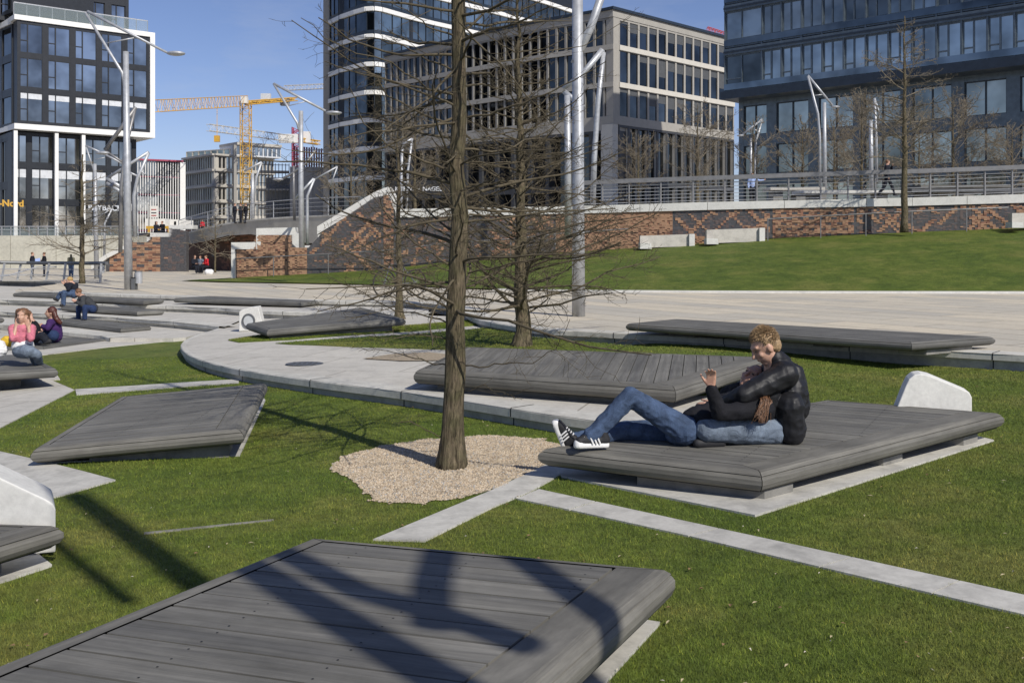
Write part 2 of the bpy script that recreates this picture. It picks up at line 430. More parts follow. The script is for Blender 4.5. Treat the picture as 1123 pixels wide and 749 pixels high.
# grass patches on middle terrace
for i, pl in enumerate(([(250,373.6),(287,367.8),(377,362.7),(460,356.5),(530,350.5),(545,355),(460,363.2),(377,368.5),(318,373.2),(262,376)],
           [(302,377),(377,371.6),(460,366.6),(545,359),(583,370),(640,375.5),(700,380.5),(800,386.5),(849,391),(848,399),(836,420),(812,436),(700,430),(520,385),(460,383),(377,380.5),(318,378.2)])):
    poly_obj('terrace_grass', pl, z_mid, M['lawn'], dz=.012, t=.02, zf=z_mid)
poly_obj('gravel_bed', [(398,394),(430,389),(470,387),(497,390),(490,396),(440,396.5)], z_mid, M['gravel_deep'], dz=.014, zf=z_mid)
# manhole
mh = MB(); c = on(334, 399.3, z_mid)
mh.face([(c.x+.27*math.cos(a)*1.05, c.y+.27*math.sin(a), c.z+.008) for a in np.linspace(0, 2*math.pi, 24, endpoint=False)])
for k in range(5): mh.box((c.x-.2+.08*k, c.y-.15, c.z+.006), (c.x-.16+.08*k, c.y+.15, c.z+.016))
tag(mh.build('manhole_cover', M['steel_dk']), 'round dark metal manhole cover set in the middle terrace paving', 'manhole cover')
# --- grassy hill in front of brick wall + terrace behind
WT = [(256,50.5),(300,50.2),(360,49.8),(420,49.4),(480,49.2),(560,49),(609,48.9),(650,48.7),(702,48.2),(776,47.5),(860,46.8),(950,46.1),(1000,45.8),(1060,45.4),(1123,45),(1300,43.5),(1600,41)]
WB = {256:305,300:302.6,360:299.6,420:296,480:289,560:283.5,609:278,650:275.5,702:272,776:267.3,860:261.5,950:257.5,1000:255,1060:252.8,1123:250.5,1300:246,1600:240}
HB = [(200,308.6),(240,310),(330,311.6),(415,313.2),(480,316),(540,318.5),(640,320.2),(760,321),(900,321.6),(1123,322),(1300,322.5),(1600,323)]
def interp(t, x):
    for (a, b), (c, d) in zip(t, t[1:]):
        if a <= x <= c: return b+(d-b)*(x-a)/(c-a)
    return t[0][1] if x < t[0][0] else t[-1][1]
WBl = sorted(WB.items())
mb = MB(); rows = 14
cols = list(range(200, 1601, 20)); prev = None
for px in cols:
    b0 = on(px, interp(HB, px), z_plaza); Yt = interp(WT, px); b1 = at(px, interp(WBl, px), Yt+.1)
    if px < 256: b1 = on(px, min(interp(HB, px)-.1, 308.2-(px-200)*.05), z_plaza)
    col = []
    for r in range(rows+1):
        t = r/rows; p = b0.lerp(b1, t); bulge = math.sin(math.pi*t)*.12*min(1, max(0, (px-420)/200))
        p = Vector((p.x, p.y, p.z+bulge+.02*(1-t)+.03)); col.append(p)
    if prev:
        for r in range(rows): mb.face([prev[r], col[r], col[r+1], prev[r+1]])
    prev = col
hill = mb.build('grass_slope', M['hill'], smooth=True); tag(hill, kind='structure')
bm = bmesh.new(); bm.from_mesh(hill.data); bmesh.ops.remove_doubles(bm, verts=bm.verts, dist=1e-4); bm.to_mesh(hill.data); bm.free()
mb = MB()      # pale kerb along the foot of the slope
for a, b in zip(HB[5:], HB[6:]):
    p, q = on(a[0], a[1]+.3, z_plaza), on(b[0], b[1]+.3, z_plaza)
    mb.hexa([p-Vector((0,0,.05)), q-Vector((0,0,.05)), q+Vector((0,.25,-.05)), p+Vector((0,.25,-.05))], [p+Vector((0,0,.07)), q+Vector((0,0,.07)), q+Vector((0,.25,.07)), p+Vector((0,.25,.07))])
tag(mb.build('kerb', M['white_conc']), kind='structure')
poly_obj('upper_terrace', None, None, M['conc_top'], world=[Vector((x, y, 3.3)) for x, y in [(80,40),(80,400),(-60,400),(-60,150),(-12,64),(-5.5,51),(4,50),(10,49.2),(22,46.5),(42,43.5)]], t=2.0)
# ---------------------------------------------------------------- brick wall with pattern
M['brick_dk'] = simple('dark_clinker', (.082,.080,.082), .5, var=.3, scale=8)
M['brick_dk2'] = simple('grey_clinker', (.125,.095,.085), .6, var=.3, scale=8)
M['brick_or'] = simple('orange_brick', (.38,.225,.135), .8, var=.2, scale=5)
M['brick_rd'] = simple('red_brick', (.27,.135,.085), .8, var=.2, scale=5)
M['brick_sh'] = simple('brown_brick', (.13,.075,.055), .8, var=.3, scale=5)
BR = [M['brick_dk'], M['brick_dk2'], M['brick_or'], M['brick_rd'], M['brick_sh']]
def hsh(*a):
    return (math.sin(sum(v*k for v, k in zip(a, (12.9898, 78.233, 37.719, 9.131))))*43758.5453) % 1.0
# panels (width in bricks, kind) repeated along each wall; 0 sandy with dark stitches, 1 dark with orange diagonals, 2 lattice, 3 scattered
PANELS = {2: [(30,0),(30,1),(26,2),(20,3),(60,1),(26,2),(36,1),(36,1)], 11: [(26,3),(36,1),(46,0),(36,1),(30,2),(36,1),(50,1),(34,2),(52,1),(56,0),(40,1),(30,2),(56,1),(28,2),(40,1),(30,3),(50,1)], 6: [(14,2),(16,1),(22,0),(20,2),(14,1)], 40: [(60,1),(40,3)]}
GRID = {}
def figures(seed, p, w, kind):
    g = {}; r = random.Random(seed*100+p)
    H = 46
    if kind == 1:
        for _ in range(int(w*.55)):
            i, j, s = r.randint(-2, w), r.randint(-2, H), r.choice((-1, 1)); n = r.randint(8, 24); w2 = r.choice((1, 2, 2)); cr = r.random() > .5
            for k in range(n):
                for a in range(w2):
                    g[(i+(s*k)//2+a, j+k)] = 2 if r.random() > .2 else 3
                    if cr: g[(i+s*(n//2)-(s*k)//2+a, j+k)] = 2 if r.random() > .3 else 3
        for _ in range(w//5):
            i, j = r.randint(0, w), r.randint(0, H)
            for a in range(r.randint(2, 4)):
                for b in range(r.randint(1, 3)): g[(i+a, j+b)] = r.choice((2, 3, 4))
    elif kind == 3:
        for _ in range(int(w*1.7)):
            i, j = r.randint(0, w), r.randint(0, H)
            for a in range(r.randint(1, 3)):
                for b in range(r.randint(1, 4)): g[(i+a, j+b)] = r.choice((2, 2, 3))
    elif kind == 0:
        for jj in (8, 27):
            for i in range(w):
                if i % 2 == 0 or r.random() > .6: g[(i, jj)] = 4
                if i % 5 == 0: g[(i, jj+1)] = 4; g[(i, jj-1)] = 4
        for c in range(6, w, 13):
            for k in range(-5, 6):
                g[(c+k//2, 17+k)] = 4; g[(c-k//2, 17+k)] = 4
            for k in range(0, 6): g[(c+6, 9+k*2)] = 4
    return g
def brick_kind(i, j, seed):
    if seed not in GRID:
        GRID[seed] = []; x = 0
        for p, (w, k) in enumerate(PANELS[seed]*4): GRID[seed].append((x, x+w, k, figures(seed, p, w, k))); x += w
    for x0, x1, k, g in GRID[seed]:
        if x0 <= i < x1: break
    ii = i-x0
    if ii == 0: return 0
    if (ii, j) in g: return g[(ii, j)]
    if k == 0: return 2 if hsh(i, j, 2) > .12 else 3
    if k == 2:
        row = j//4; a = (ii+(row % 2)*2) % 4; b = j % 4
        if a < 2 and b in (1, 2): return 4 if hsh(i, j) > .6 else 0
        return 2 if hsh(i, j, 4) > .35 else 3
    return 0 if hsh(i, j, 1) > .35 else 1
def brick_ribbon(root, pts, zb, zt, bw=.3, bh=.09, seed=0, name='brickwork', step=None):
    """pts: plan polyline; zb, zt functions of distance along it"""
    mb = MB(); acc = 0
    # resample at bw
    P = [Vector(p[:2]) for p in pts]; lens = [0]
    for a, b in zip(P, P[1:]): lens.append(lens[-1]+(b-a).length)
    def pos(s):
        for k in range(len(P)-1):
            if s <= lens[k+1] or k == len(P)-2:
                t = (s-lens[k])/(lens[k+1]-lens[k]); return P[k].lerp(P[k+1], t), (P[k+1]-P[k]).normalized()
    n = int(lens[-1]/bw); zmin = min(zb(s) for s in np.linspace(0, lens[-1], 40))
    for i in range(n):
        s0, s1 = i*bw, (i+1)*bw
        z0 = (zb(s0)+zb(s1))/2-.25; z1 = min(zt(s0+.01), zt(s1-.01)); zt0, zt1 = zt(s0+.01), zt(s1-.01)
        (a, d), (b, _) = pos(s0), pos(s1); nrm = Vector((d.y, -d.x))
        j0 = int(math.floor((z0-zmin)/bh)); j = j0
        while zmin+j*bh < max(zt0, zt1):
            za, zc = zmin+j*bh, zmin+(j+1)*bh
            ta, tb = min(zc, zt0), min(zc, zt1)
            if ta > za-.001 or tb > za-.001:
                k = brick_kind(i, j, seed)
                o = nrm*(.03 if (k in (2, 3) and hsh(i, j, 6) > .3) else (.012 if k == 1 else 0))
                g = .006
                mb.face([(a.x+o.x, a.y+o.y, za+g), (b.x+o.x, b.y+o.y, za+g), (b.x+o.x, b.y+o.y, max(za+g, tb)), (a.x+o.x, a.y+o.y, max(za+g, ta))], k)
                if o.length > .03:
                    mb.face([(a.x, a.y, max(za, ta)), (a.x+o.x, a.y+o.y, max(za, ta)), (b.x+o.x, b.y+o.y, max(za, tb)), (b.x, b.y, max(za, tb))], k)
                    mb.face([(a.x, a.y, za+g), (b.x, b.y, za+g), (b.x+o.x, b.y+o.y, za+g), (a.x+o.x, a.y+o.y, za+g)], k)
                    mb.face([(b.x, b.y, za), (b.x, b.y, zc), (b.x+o.x, b.y+o.y, zc), (b.x+o.x, b.y+o.y, za)], k)
            j += 1
    core = MB()
    for k in range(len(P)-1):
        d = (P[k+1]-P[k]).normalized(); nn = Vector((-d.y, d.x))
        a, b = P[k]+nn*.02, P[k+1]+nn*.02
        z0 = min(zb(lens[k]), zb(lens[k+1]))-.5
        m = max(2, int((lens[k+1]-lens[k])/.6))
        for q in range(m):
            s0 = lens[k]+(lens[k+1]-lens[k])*q/m; s1 = lens[k]+(lens[k+1]-lens[k])*(q+1)/m
            aa = a.lerp(b, q/m); bb = a.lerp(b, (q+1)/m); h0, h1 = zt(s0+.001)-.02, zt(s1-.001)-.02
            core.hexa([(aa.x, aa.y, z0), (bb.x, bb.y, z0), (bb.x+nn.x*.4, bb.y+nn.y*.4, z0), (aa.x+nn.x*.4, aa.y+nn.y*.4, z0)],
                      [(aa.x, aa.y, h0), (bb.x, bb.y, h1), (bb.x+nn.x*.4, bb.y+nn.y*.4, h1), (aa.x+nn.x*.4, aa.y+nn.y*.4, h0)])
    core.build('wall_core', M['brick_dk'], root)
    return mb.build(name, BR, root)
# right brick wall  (x from 434 to 1600)
def wall_right():
    pxs = [434,480,560,609,650,702,776,860,950,1000,1060,1123,1200,1300,1600]
    pts = [at(px, 268, interp(WT, px)) for px in pxs]
    root = thing('brick_wall', pts[3].copy(), 'long patterned brick wall with white parapet above the grass slope on the right', 'wall')
    root.location.z = 1.5
    P = [p.xy for p in pts]; L = [0]
    for a, b in zip(P, P[1:]): L.append(L[-1]+(b-a).length)
    zbl = [(l, at(px, interp(WBl, px), interp(WT, px)).z) for l, px in zip(L, pxs)]
    PTOP = [(434,229.5),(560,227.5),(650,225.8),(776,221.8),(860,220.2),(1000,217),(1123,213.2),(1300,207),(1600,198)]; PBOT = [(434,239),(560,236),(650,234),(776,230.5),(860,228.5),(1000,226),(1123,222.6),(1300,217),(1600,208)]
    zpt = [at(px, interp(PTOP, px), interp(WT, px)).z for px in pxs]; zpb = [at(px, interp(PBOT, px), interp(WT, px)).z for px in pxs]; ztl = list(zip(L, [z+.05 for z in zpb])); globals()['ZP'] = list(zip(pxs, zpt))
    brick_ribbon(root, pts, lambda s: interp(zbl, s), lambda s: interp(ztl, s), seed=11, bw=.125, bh=.0625)
    par = MB()
    for k in range(len(P)-1):
        d = (P[k+1]-P[k]).normalized(); n = Vector((-d.y, d.x)); m = max(1, int((P[k+1]-P[k]).length/4.2))
        for q in range(m):
            a = P[k].lerp(P[k+1], q/m)+d*.01; b = P[k].lerp(P[k+1], (q+1)/m)-d*.01
            f = a-n*.1
            f0, f1 = q/m, (q+1)/m; o4 = [a-n*.1, b-n*.1, b+n*.45, a+n*.45]; g4 = [f0, f1, f1, f0]
            par.hexa([(v.x, v.y, zpb[k]*(1-g)+zpb[k+1]*g) for v, g in zip(o4, g4)], [(v.x, v.y, zpt[k]*(1-g)+zpt[k+1]*g) for v, g in zip(o4, g4)])
    par.build('parapet', M['white_conc'], root)
    return P, L, pxs
RW_P, RW_L, RW_px = wall_right()
# left brick wall with stepped cap  (px 256..434)
def wall_left():
    Yw = 50.2
    def w(px, py, Y=Yw): return at(px, py, Y)
    root = thing('brick_wall', w(330, 301), 'stepped patterned brick wall with white copings rising to a point beside the plaza', 'wall')
    A, B_ = w(257, 268), w(434, 268, 49.3)
    Lt = (B_-A).xy.length
    def pxof(s): return 257+(434-257)*s/Lt
    topl = [(257,273),(280.9,273),(281,258),(321,258),(321.1,271.5),(352,271.5),(352.1,257),(411,217),(427,214.5),(428,216),(434,238)]
    botl = [(257,304.8),(300,302.6),(360,299.6),(420,296),(434,293.5)]
    brick_ribbon(root, [A, B_], lambda s: at(pxof(s), interp(botl, pxof(s)), 50).z, lambda s: at(pxof(s), interp(topl, pxof(s)), 50).z, seed=2, bw=.125, bh=.0625)
    cap = MB()
    def capq(q, dep=.75, y0=-.12):     # q: px polygon on the face, extruded back
        lo = [w(x, y, Yw+y0) for x, y in q]
        fr = lo; bk = [p+Vector((0, dep, 0)) for p in lo]
        cap.face(fr); cap.face(bk[::-1])
        for i in range(len(q)):
            j = (i+1) % len(q); cap.face([fr[j], fr[i], bk[i], bk[j]])
    capq([(253.5,273.5),(283.5,273.5),(282.5,265.6),(253.5,266)])
    capq([(253.5,305),(257.5,305),(257.5,273.3),(253.5,273.3)])
    capq([(281,273.4),(286,273.4),(286,258),(281,258)], y0=-.16)
    capq([(281,257.8),(323.5,257.8),(323.5,249.5),(281,250.5)], y0=-.14)
    capq([(320.5,272),(329.5,272),(329.5,257),(323.5,255.5),(320.5,257.9)], y0=-.18)
    capq([(329.3,272),(352,272),(352,269.3),(329.3,269.3)], y0=-.15)
    capq([(348.5,269.5),(353,269.5),(353,256),(348.5,258)], y0=-.2)
    capq([(347.8,257),(412,219),(427,212),(425.5,205),(411,210.5),(347.8,248.5)], y0=-.13, dep=1.0)
    capq([(423.5,212),(437.5,240),(437,224),(432,214),(427.5,205)], y0=-.17, dep=1.2)
    cap.build('coping', M['white_conc'], root)
wall_left()
mb = MB(); prv = None      # white upper parapet running back from the point, above the sign
for px, y0, y1 in ((436,222,232), (480,218,231), (520,218,231), (560,222,231.5), (612,226,231.8)):
    pass
# handrail with short posts along the brick walls
def handrail(pts, hgt, label, n_per=2.6, r=.03, rails=(1.0,), post_r=.025, cat='railing', name='railing', mat='rail', base=None):
    root = thing(name, pts[len(pts)//2], label, cat)
    rb = MB()
    for fr in rails: rb.tube([p+Vector((0,0,hgt*fr)) for p in pts], r if fr == 1.0 else r*.45, 6)
    rb.build('rail', M[mat], root)
    for a, b in zip(pts, pts[1:]):
        m = max(1, round((b-a).length/n_per))
        for k in range(m):
            p = a.lerp(b, k/m); q = MB(); q.tube([p-Vector((0,0,.05)), p+Vector((0,0,hgt))], post_r, 6); q.build('post', M[mat], root)
    return root
handrail([at(px, y, Y) for px, y, Y in ((258,305,49.6),(300,302.8,49.4),(360,300,49),(420,296.5,48.6),(500,287.5,48.3),(560,284,48.2),(609,278.5,48.1),(690,273,47.5))], .95, 'low handrail on short posts along the foot of the stepped brick wall')
handrail([at(px, y, Y) for px, y, Y in ((842,263,46.2),(900,260,45.8),(1000,255.3,45),(1060,253,44.6),(1106,251.3,44.3))], .95, 'thin low handrail in front of the right end of the brick wall')
# terrace railing with thick timber top rail
def terrace_rail():
    pxs = [632,690,760,830,900,960,1020,1080,1140,1230]
    tops = [(632,199),(683,196.5),(760,193.7),(860,190.4),(960,187),(1040,184.5),(1123,181),(1230,176)]
    root = thing('railing', at(860, 230, 44.5), 'long terrace railing with a thick grey top rail and thin wires on the parapet', 'railing')
    P = [at(px, interp(tops, px), interp(WT, px)+.3) for px in pxs]
    tb = MB()
    for a, b in zip(P, P[1:]):
        d = (b-a).xy.normalized(); n = Vector((-d.y, d.x, 0))
        tb.hexa([a-n*.12-Vector((0,0,.2)), b-n*.12-Vector((0,0,.2)), b+n*.12-Vector((0,0,.2)), a+n*.12-Vector((0,0,.2))], [a-n*.12, b-n*.12, b+n*.12, a+n*.12])
    tb.build('top_rail', M['rail'], root)
    wb = MB()
    for k in range(6):
        pts = [Vector((p.x, p.y, interp(ZP, px)+(p.z-.2-interp(ZP, px))*(k+.6)/6.4)) for p, px in zip(P, pxs)]; wb.tube(pts, .022 if k == 5 else .014, 4)
    wb.build('wires', M['steel'], root)
    for a, b in zip(P, P[1:]):
        for k in range(2):
            p = a.lerp(b, k/2); q = MB(); q.box((p.x-.03, p.y-.05, 3.4), (p.x+.03, p.y+.05, p.z-.15)); q.build('post', M['rail'], root)
terrace_rail()
# curved quay railing at far left
rp = [on(x, y, z_plaza) for x, y in ((-50,309),(-12,309),(0,308.5),(30,308),(60,308.5),(68,309.3),(96,309.6),(110,310.5))]
root = thing('railing', rp[3], 'dark curved quay railing at the far left in front of the talking pair', 'railing')
for p in rp: p.y -= 0
rb = MB(); tp = [at(x, y, p.y) for (x, y), p in zip(((-50,287.5),(-12,287.8),(0,288),(30,288.4),(60,288.6),(80,288.8),(98,288.8),(117,288.8)), rp)]
rb.tube(tp, .085, 8); rb.build('top_rail', M['steel_dk'], root)
rb = MB()
for k in range(1, 3): rb.tube([a.lerp(b, 1-k/3) for a, b in zip(rp, tp)], .02, 5)
rb.tube([at(-20,305,rp[0].y-2), at(10,302,rp[0].y-2), at(40,293,rp[0].y-1), at(62,293,rp[0].y)], .03, 5); rb.build('wires', M['steel'], root)
for px0, px1, k in ((2,5,2), (19,23,3), (34,36,3), (51,54,4), (70,72,5), (110,111,7)):
    q = MB(); a = at(px0, 307 if px0 < 100 else 309.5, rp[k].y); b = at(px1, 289, rp[k].y); q.tube([a, b], .06, 6); q.build('post', M['steel'], root)
# ================================================================ DECKS
def plane_quad(c4):
    """four (px,py,z|None); returns 4 world points in one plane"""
    W = [on(x, y, z) if z is not None else None for x, y, z in c4]
    K = [w for w in W if w is not None][:3]
    n = (K[1]-K[0]).cross(K[2]-K[0]).normalized()
    if n.z < 0: n = -n
    out = []
    for (x, y, z), w in zip(c4, W):
        if w is None:
            a, b = ray(x, y); d = Vector((a, 1, b)); o = Vector((0, 0, CH)); w = o+d*((K[0]-o).dot(n)/d.dot(n))
        out.append(w)
    return out, n
def clip_half(poly, p, n):     # keep side (q-p).n >= 0
    out = []
    for i in range(len(poly)):
        a, b = poly[i], poly[(i+1) % len(poly)]; da, db = (a-p).dot(n), (b-p).dot(n)
        if da >= 0: out.append(a)
        if (da >= 0) != (db >= 0): out.append(a.lerp(b, da/(da-db)))
    return out
def deck(label, c4, plank_edge=0, widths=(.13,.13,.13,.13), t=.13, r=.05, pw=.13, blocks=(), slab=None, slabfn=z_lawn, far=False, group='dark timber lounging decks', groove=True, gap=.009, world=None, ripple=0, pdir=None):
    if world: P = [Vector(p) for p in world]; n = (P[1]-P[0]).cross(P[2]-P[0]).normalized(); n = n if n.z > 0 else -n
    else: P, n = plane_quad(c4)
    cen = sum(P, Vector())/4
    ccw = (P[1]-P[0]).cross(P[2]-P[1]).dot(n) > 0
    if not ccw:
        P = P[::-1]; widths = [widths[(2-i) % 4] for i in range(4)]; plank_edge = (2-plank_edge) % 4
    E = [(P[(i+1) % 4]-P[i]).normalized() for i in range(4)]
    IN = [n.cross(e) for e in E]
    def offs(s):                # polygon inset by s[i] for edge i, returns corners; corner i between edge i-1 and i
        out = []
        for i in range(4):
            a, b = (i-1) % 4, i
            pa, pb = P[a]+IN[a]*s[a], P[b]+IN[b]*s[b]; da, db = E[a], E[b]
            # solve pa+da*u = pb+db*v in plane
            ca = da.cross(db).dot(n); u = (pb-pa).cross(db).dot(n)/ca; out.append(pa+da*u)
        return out
    base = Vector((cen.x, cen.y, slabfn(cen.x, cen.y)))
    root = thing('timber_deck', base, label, 'deck', group)
    inner = offs([w+gap for w in widths])
    # planks
    e = E[plank_edge]; acr = IN[plank_edge]
    if pdir: e = Vector(pdir); e = (e-n*e.dot(n)).normalized(); acr = n.cross(e)
    ext = [(p-P[plank_edge]).dot(acr) for p in inner]; s = min(ext); pm = MB(); k = 0; rnd = random.Random(hash(label) % 999 if False else len(label))
    mats = [M['wood_far'] if far else M['wood'], M['void']]
    while s < max(ext)-.01:
        s1 = min(s+pw, max(ext)); g2 = gap/2
        q = clip_half(inner, P[plank_edge]+acr*(s+g2), acr); 
        if len(q) > 2: q = clip_half(q, P[plank_edge]+acr*(s1-g2), -acr)
        if len(q) > 2:
            o_u, o_v = rnd.uniform(0, 50), rnd.uniform(0, 50); h = rnd.uniform(-.0015, .0015)
            uv = [((p-P[plank_edge]).dot(e)+o_u, (p-P[plank_edge]).dot(acr)+o_v) for p in q]
            pm.face([p+n*h for p in q], 0, uv)
            for a in range(len(q)):
                b = (a+1) % len(q); pm.face([q[a]-n*.03, q[b]-n*.03, q[b]+n*h, q[a]+n*h], 0)
            if not far and ripple:
                pass
        s = s1; k += 1
    if not far:
        s = min(ext)+pw/2
        while s < max(ext):
            ts = [(p-P[plank_edge]).dot(e) for p in inner]; t0 = min(ts)+.1
            while t0 < max(ts):
                for dq in (-.28, .28):
                    c0 = P[plank_edge]+e*t0+acr*(s+dq*pw)
                    if all((c0-inner[a]).dot(n.cross((inner[(a+1) % 4]-inner[a]).normalized())) > .03 for a in range(4)):
                        pm.face([c0+n*.0022+e*(math.cos(a)*.0055)+acr*(math.sin(a)*.0055) for a in (0, 1.05, 2.09, 3.14, 4.19, 5.24)], 1)
                t0 += .62
            s += pw
    un = offs([.04]*4); pm.face([p-n*.045 for p in un], 1); pm.face([p-n*(t-.004) for p in un][::-1], 1)
    pm.build('planks', mats, root)
    RI = min(min(r*(1.6 if w > .2 else 1.25), w*.75) for w in widths)
    rimm = [M['wood_far'] if far else M['wood_rim'], M['void']]
    for i in range(4):
        w = widths[i]; mb = MB(); ri = RI
        prof = [(w, 0)]
        na = 7
        for a in range(na+1):
            th = math.pi*a/na
            prof.append((ri-ri*math.sin(th), -t/2+t/2*math.cos(th)))
            if groove and a == 2 :
                x, y = prof[-1]; prof += [(x+.012, y-.004), (x, y-.008)]
        prof.append((w, -t)); L = (P[(i+1) % 4]-P[i]).length; v = 0
        o_u = rnd.uniform(0, 50)
        for a in range(len(prof)-1):
            (s0, h0), (s1, h1) = prof[a], prof[a+1]
            f0 = [x*s0/w if False else s0*(widths[q]/w if s0 > ri else 1) for q, x in enumerate(widths)]
            f1 = [s1*(widths[q]/w if s1 > ri else 1) for q in range(4)]
            A, B_ = offs(f0), offs(f1); j = (i+1) % 4
            g_ = E[i]*.0035
            mb.face([A[i]+n*h0+g_, A[j]+n*h0-g_, B_[j]+n*h1-g_, B_[i]+n*h1+g_][::-1], 0, [(o_u, v), (o_u+L, v), (o_u+L, v+.03), (o_u, v+.03)][::-1])
            v += math.hypot(s1-s0, h1-h0)
        o = mb.build('edge_board', rimm, root)
        bm = bmesh.new(); bm.from_mesh(o.data); bmesh.ops.remove_doubles(bm, verts=bm.verts, dist=1e-5); bmesh.ops.recalc_face_normals(bm, faces=bm.faces); bm.to_mesh(o.data); bm.free()
        if sum((f.normal.dot(n) for f in o.data.polygons if abs(f.normal.dot(n)) > .9 and f.center.z+base.z > P[i].z-.05), 0) < 0: o.data.flip_normals()
    # support blocks given as fractions (u,v, lu, lv) in the bilinear quad
    def bil(u, v): return (P[0].lerp(P[1], u)).lerp(P[3].lerp(P[2], u), v)
    for (u0, u1, v0, v1) in blocks:
        q = [bil(u0, v0), bil(u1, v0), bil(u1, v1), bil(u0, v1)]
        if not ccw: pass
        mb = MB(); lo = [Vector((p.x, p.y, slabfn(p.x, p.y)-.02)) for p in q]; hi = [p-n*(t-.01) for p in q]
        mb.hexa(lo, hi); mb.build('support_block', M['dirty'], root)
    if slab:
        w = [on(x, y, slabfn) for x, y in slab]; EXC.append([(p.x, p.y) for p in w])
        poly_obj('base_slab', None, None, M['strip'] if not far else M['conc'], dz=.016, world=w, t=.08, parent=root)
    return root, P, n
# foreground deck
deck('large dark timber deck in the foreground crossed by broad shadows', [(342,586,.27),(741,621,.31),(452,880,None),(-330,855,.31)], plank_edge=0, widths=(.10,.26,.12,.14), t=.17, r=.07, pw=.185, gap=.015,
     blocks=[(.1,.8,.2,.3),(.1,.8,.7,.8)], slab=[(300,640),(695,680.5),(724,685),(608,812),(520,900),(-200,880)])
# couple's deck
deck('dark timber deck with a couple resting on it', [(589,491,.27),(836,519,.27),(1102,452,.36),(905,437,None)], plank_edge=0, widths=(.17,.24,.1,.12), t=.15, r=.06, pw=.125,
     blocks=[(.42,1.0-.035,.035,.13),(.55,.93,.5,.58),(.3,.93,.86,.93)], slab=[(604,509),(616,524),(828,567),(1090,484),(905,441)])
# left deck
deck('dark timber deck alone on the left lawn, tipped towards its left corner', [(32,493,.06),(267,471,.235),(293,419,.30),(131,434,None)], plank_edge=0, widths=(.15,.26,.1,.12), t=.14, r=.06, pw=.12,
     blocks=[(.25,.92,.06,.16),(.3,.9,.7,.8)], slab=[(48,509),(263,500.5),(291,440),(285,432),(140,445)])
# bottom-left deck with wedge
deck('cropped dark timber deck at the left border below the white wedge', [(71,573.5,.22),(-130,567,.2),(-420,640,.2),(-60,612,None)], plank_edge=0, widths=(.1,.1,.1,.16), t=.14, r=.06,
     blocks=[(.2,.8,.2,.8)], slab=[(57,621.5),(30,600),(-200,610),(-300,700),(-60,660)])
# pink girl's deck
deck('dark timber deck under the woman in the pink top', [(64,403.5,.02),(31,388.5,None),(-120,388.5,.0),(-120,414,.02)], plank_edge=3, widths=(.14,.1,.1,.14), t=.15, r=.06,
     blocks=[(.2,.8,.2,.8)], slab=[(66,417),(-80,424),(-80,400),(58,405)], far=True)
# middle deck
deck('long wide timber deck behind the main tree with planks running away', [(453,406,.40),(741,425,.45),(850,391,None),(508,379.5,.48)], plank_edge=1, widths=(.16,.28,.12,.1), t=.17, r=.07, pw=.145, slabfn=z_mid, pdir=(.19,1,0),
     blocks=[(.08,.93,.1,.3)])
# wedge deck
deck('timber deck lying against the small white wedge with a round lamp', [(292,362,.22),(445,349,.40),(398,336.5,None),(269,354.5,.26)], plank_edge=0, widths=(.2,.12,.1,.12), t=.15, r=.06, far=True, slabfn=z_mid,
     blocks=[(.05,.9,.08,.2),(.8,.93,.1,.7)])
# long bench right
deck('long narrow dark timber bench on the edge of the plaza behind the sitting couple', [(686,354.5,.53),(1000,375.5,.53),(1092,369,None),(740,349.5,.53)], plank_edge=0, widths=(.2,.2,.1,.15), t=.13, r=.06, far=True, slabfn=z_plaza,
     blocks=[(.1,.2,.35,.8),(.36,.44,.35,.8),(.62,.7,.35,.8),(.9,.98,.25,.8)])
# distant decks on the steps
G2 = 'timber benches on the left seating steps'
fd = [('long dark timber bench farther back between the left steps and the white wedge', [(190,327,None),(330,331.5,.24),(350,329.5,.24),(230,324.5,.24)], zs(0)),
      ('topmost dark timber bench on the left steps, beside the lamp post', [(84,326,None),(157,330.2,.2),(180,327.8,.2),(104,325.5,.2)], zs(0)),
      ('dark timber bench on the left steps that the leaning man sits on', [(66,336,None),(150,341.5,.02),(180,340.0,.02),(100,334.5,.02)], zs(1)),
      ('dark timber bench on the left steps at the leaning man\'s feet', [(66,352,None),(132,360,-.16),(166,357.2,-.16),(80,347,-.16)], zs(2)),
      ('dark timber deck under the woman with long dark red hair', [(-20,382,None),(48,380.5,-.32),(118,371.5,-.32),(40,368,-.32)], z_lawn),
      ('narrow dark timber bench cut by the left border above the woman in pink', [(-60,351,None),(-12,350.8,-.05),(5,348.3,-.05),(-50,347,-.05)], zs(2)),
      ('far dark timber bench by the left border beside the quay', [(14,321.5,None),(60,324,.12),(84,322,.12),(30,320,.12)], zs(0)),]
for lb, c, fn in fd:
    deck(lb, c, plank_edge=0, widths=(.12,.12,.1,.1), t=.14, r=.06, far=True, slabfn=fn, pw=.2, blocks=[(.15,.3,.4,.8),(.7,.85,.4,.8)], group=G2)
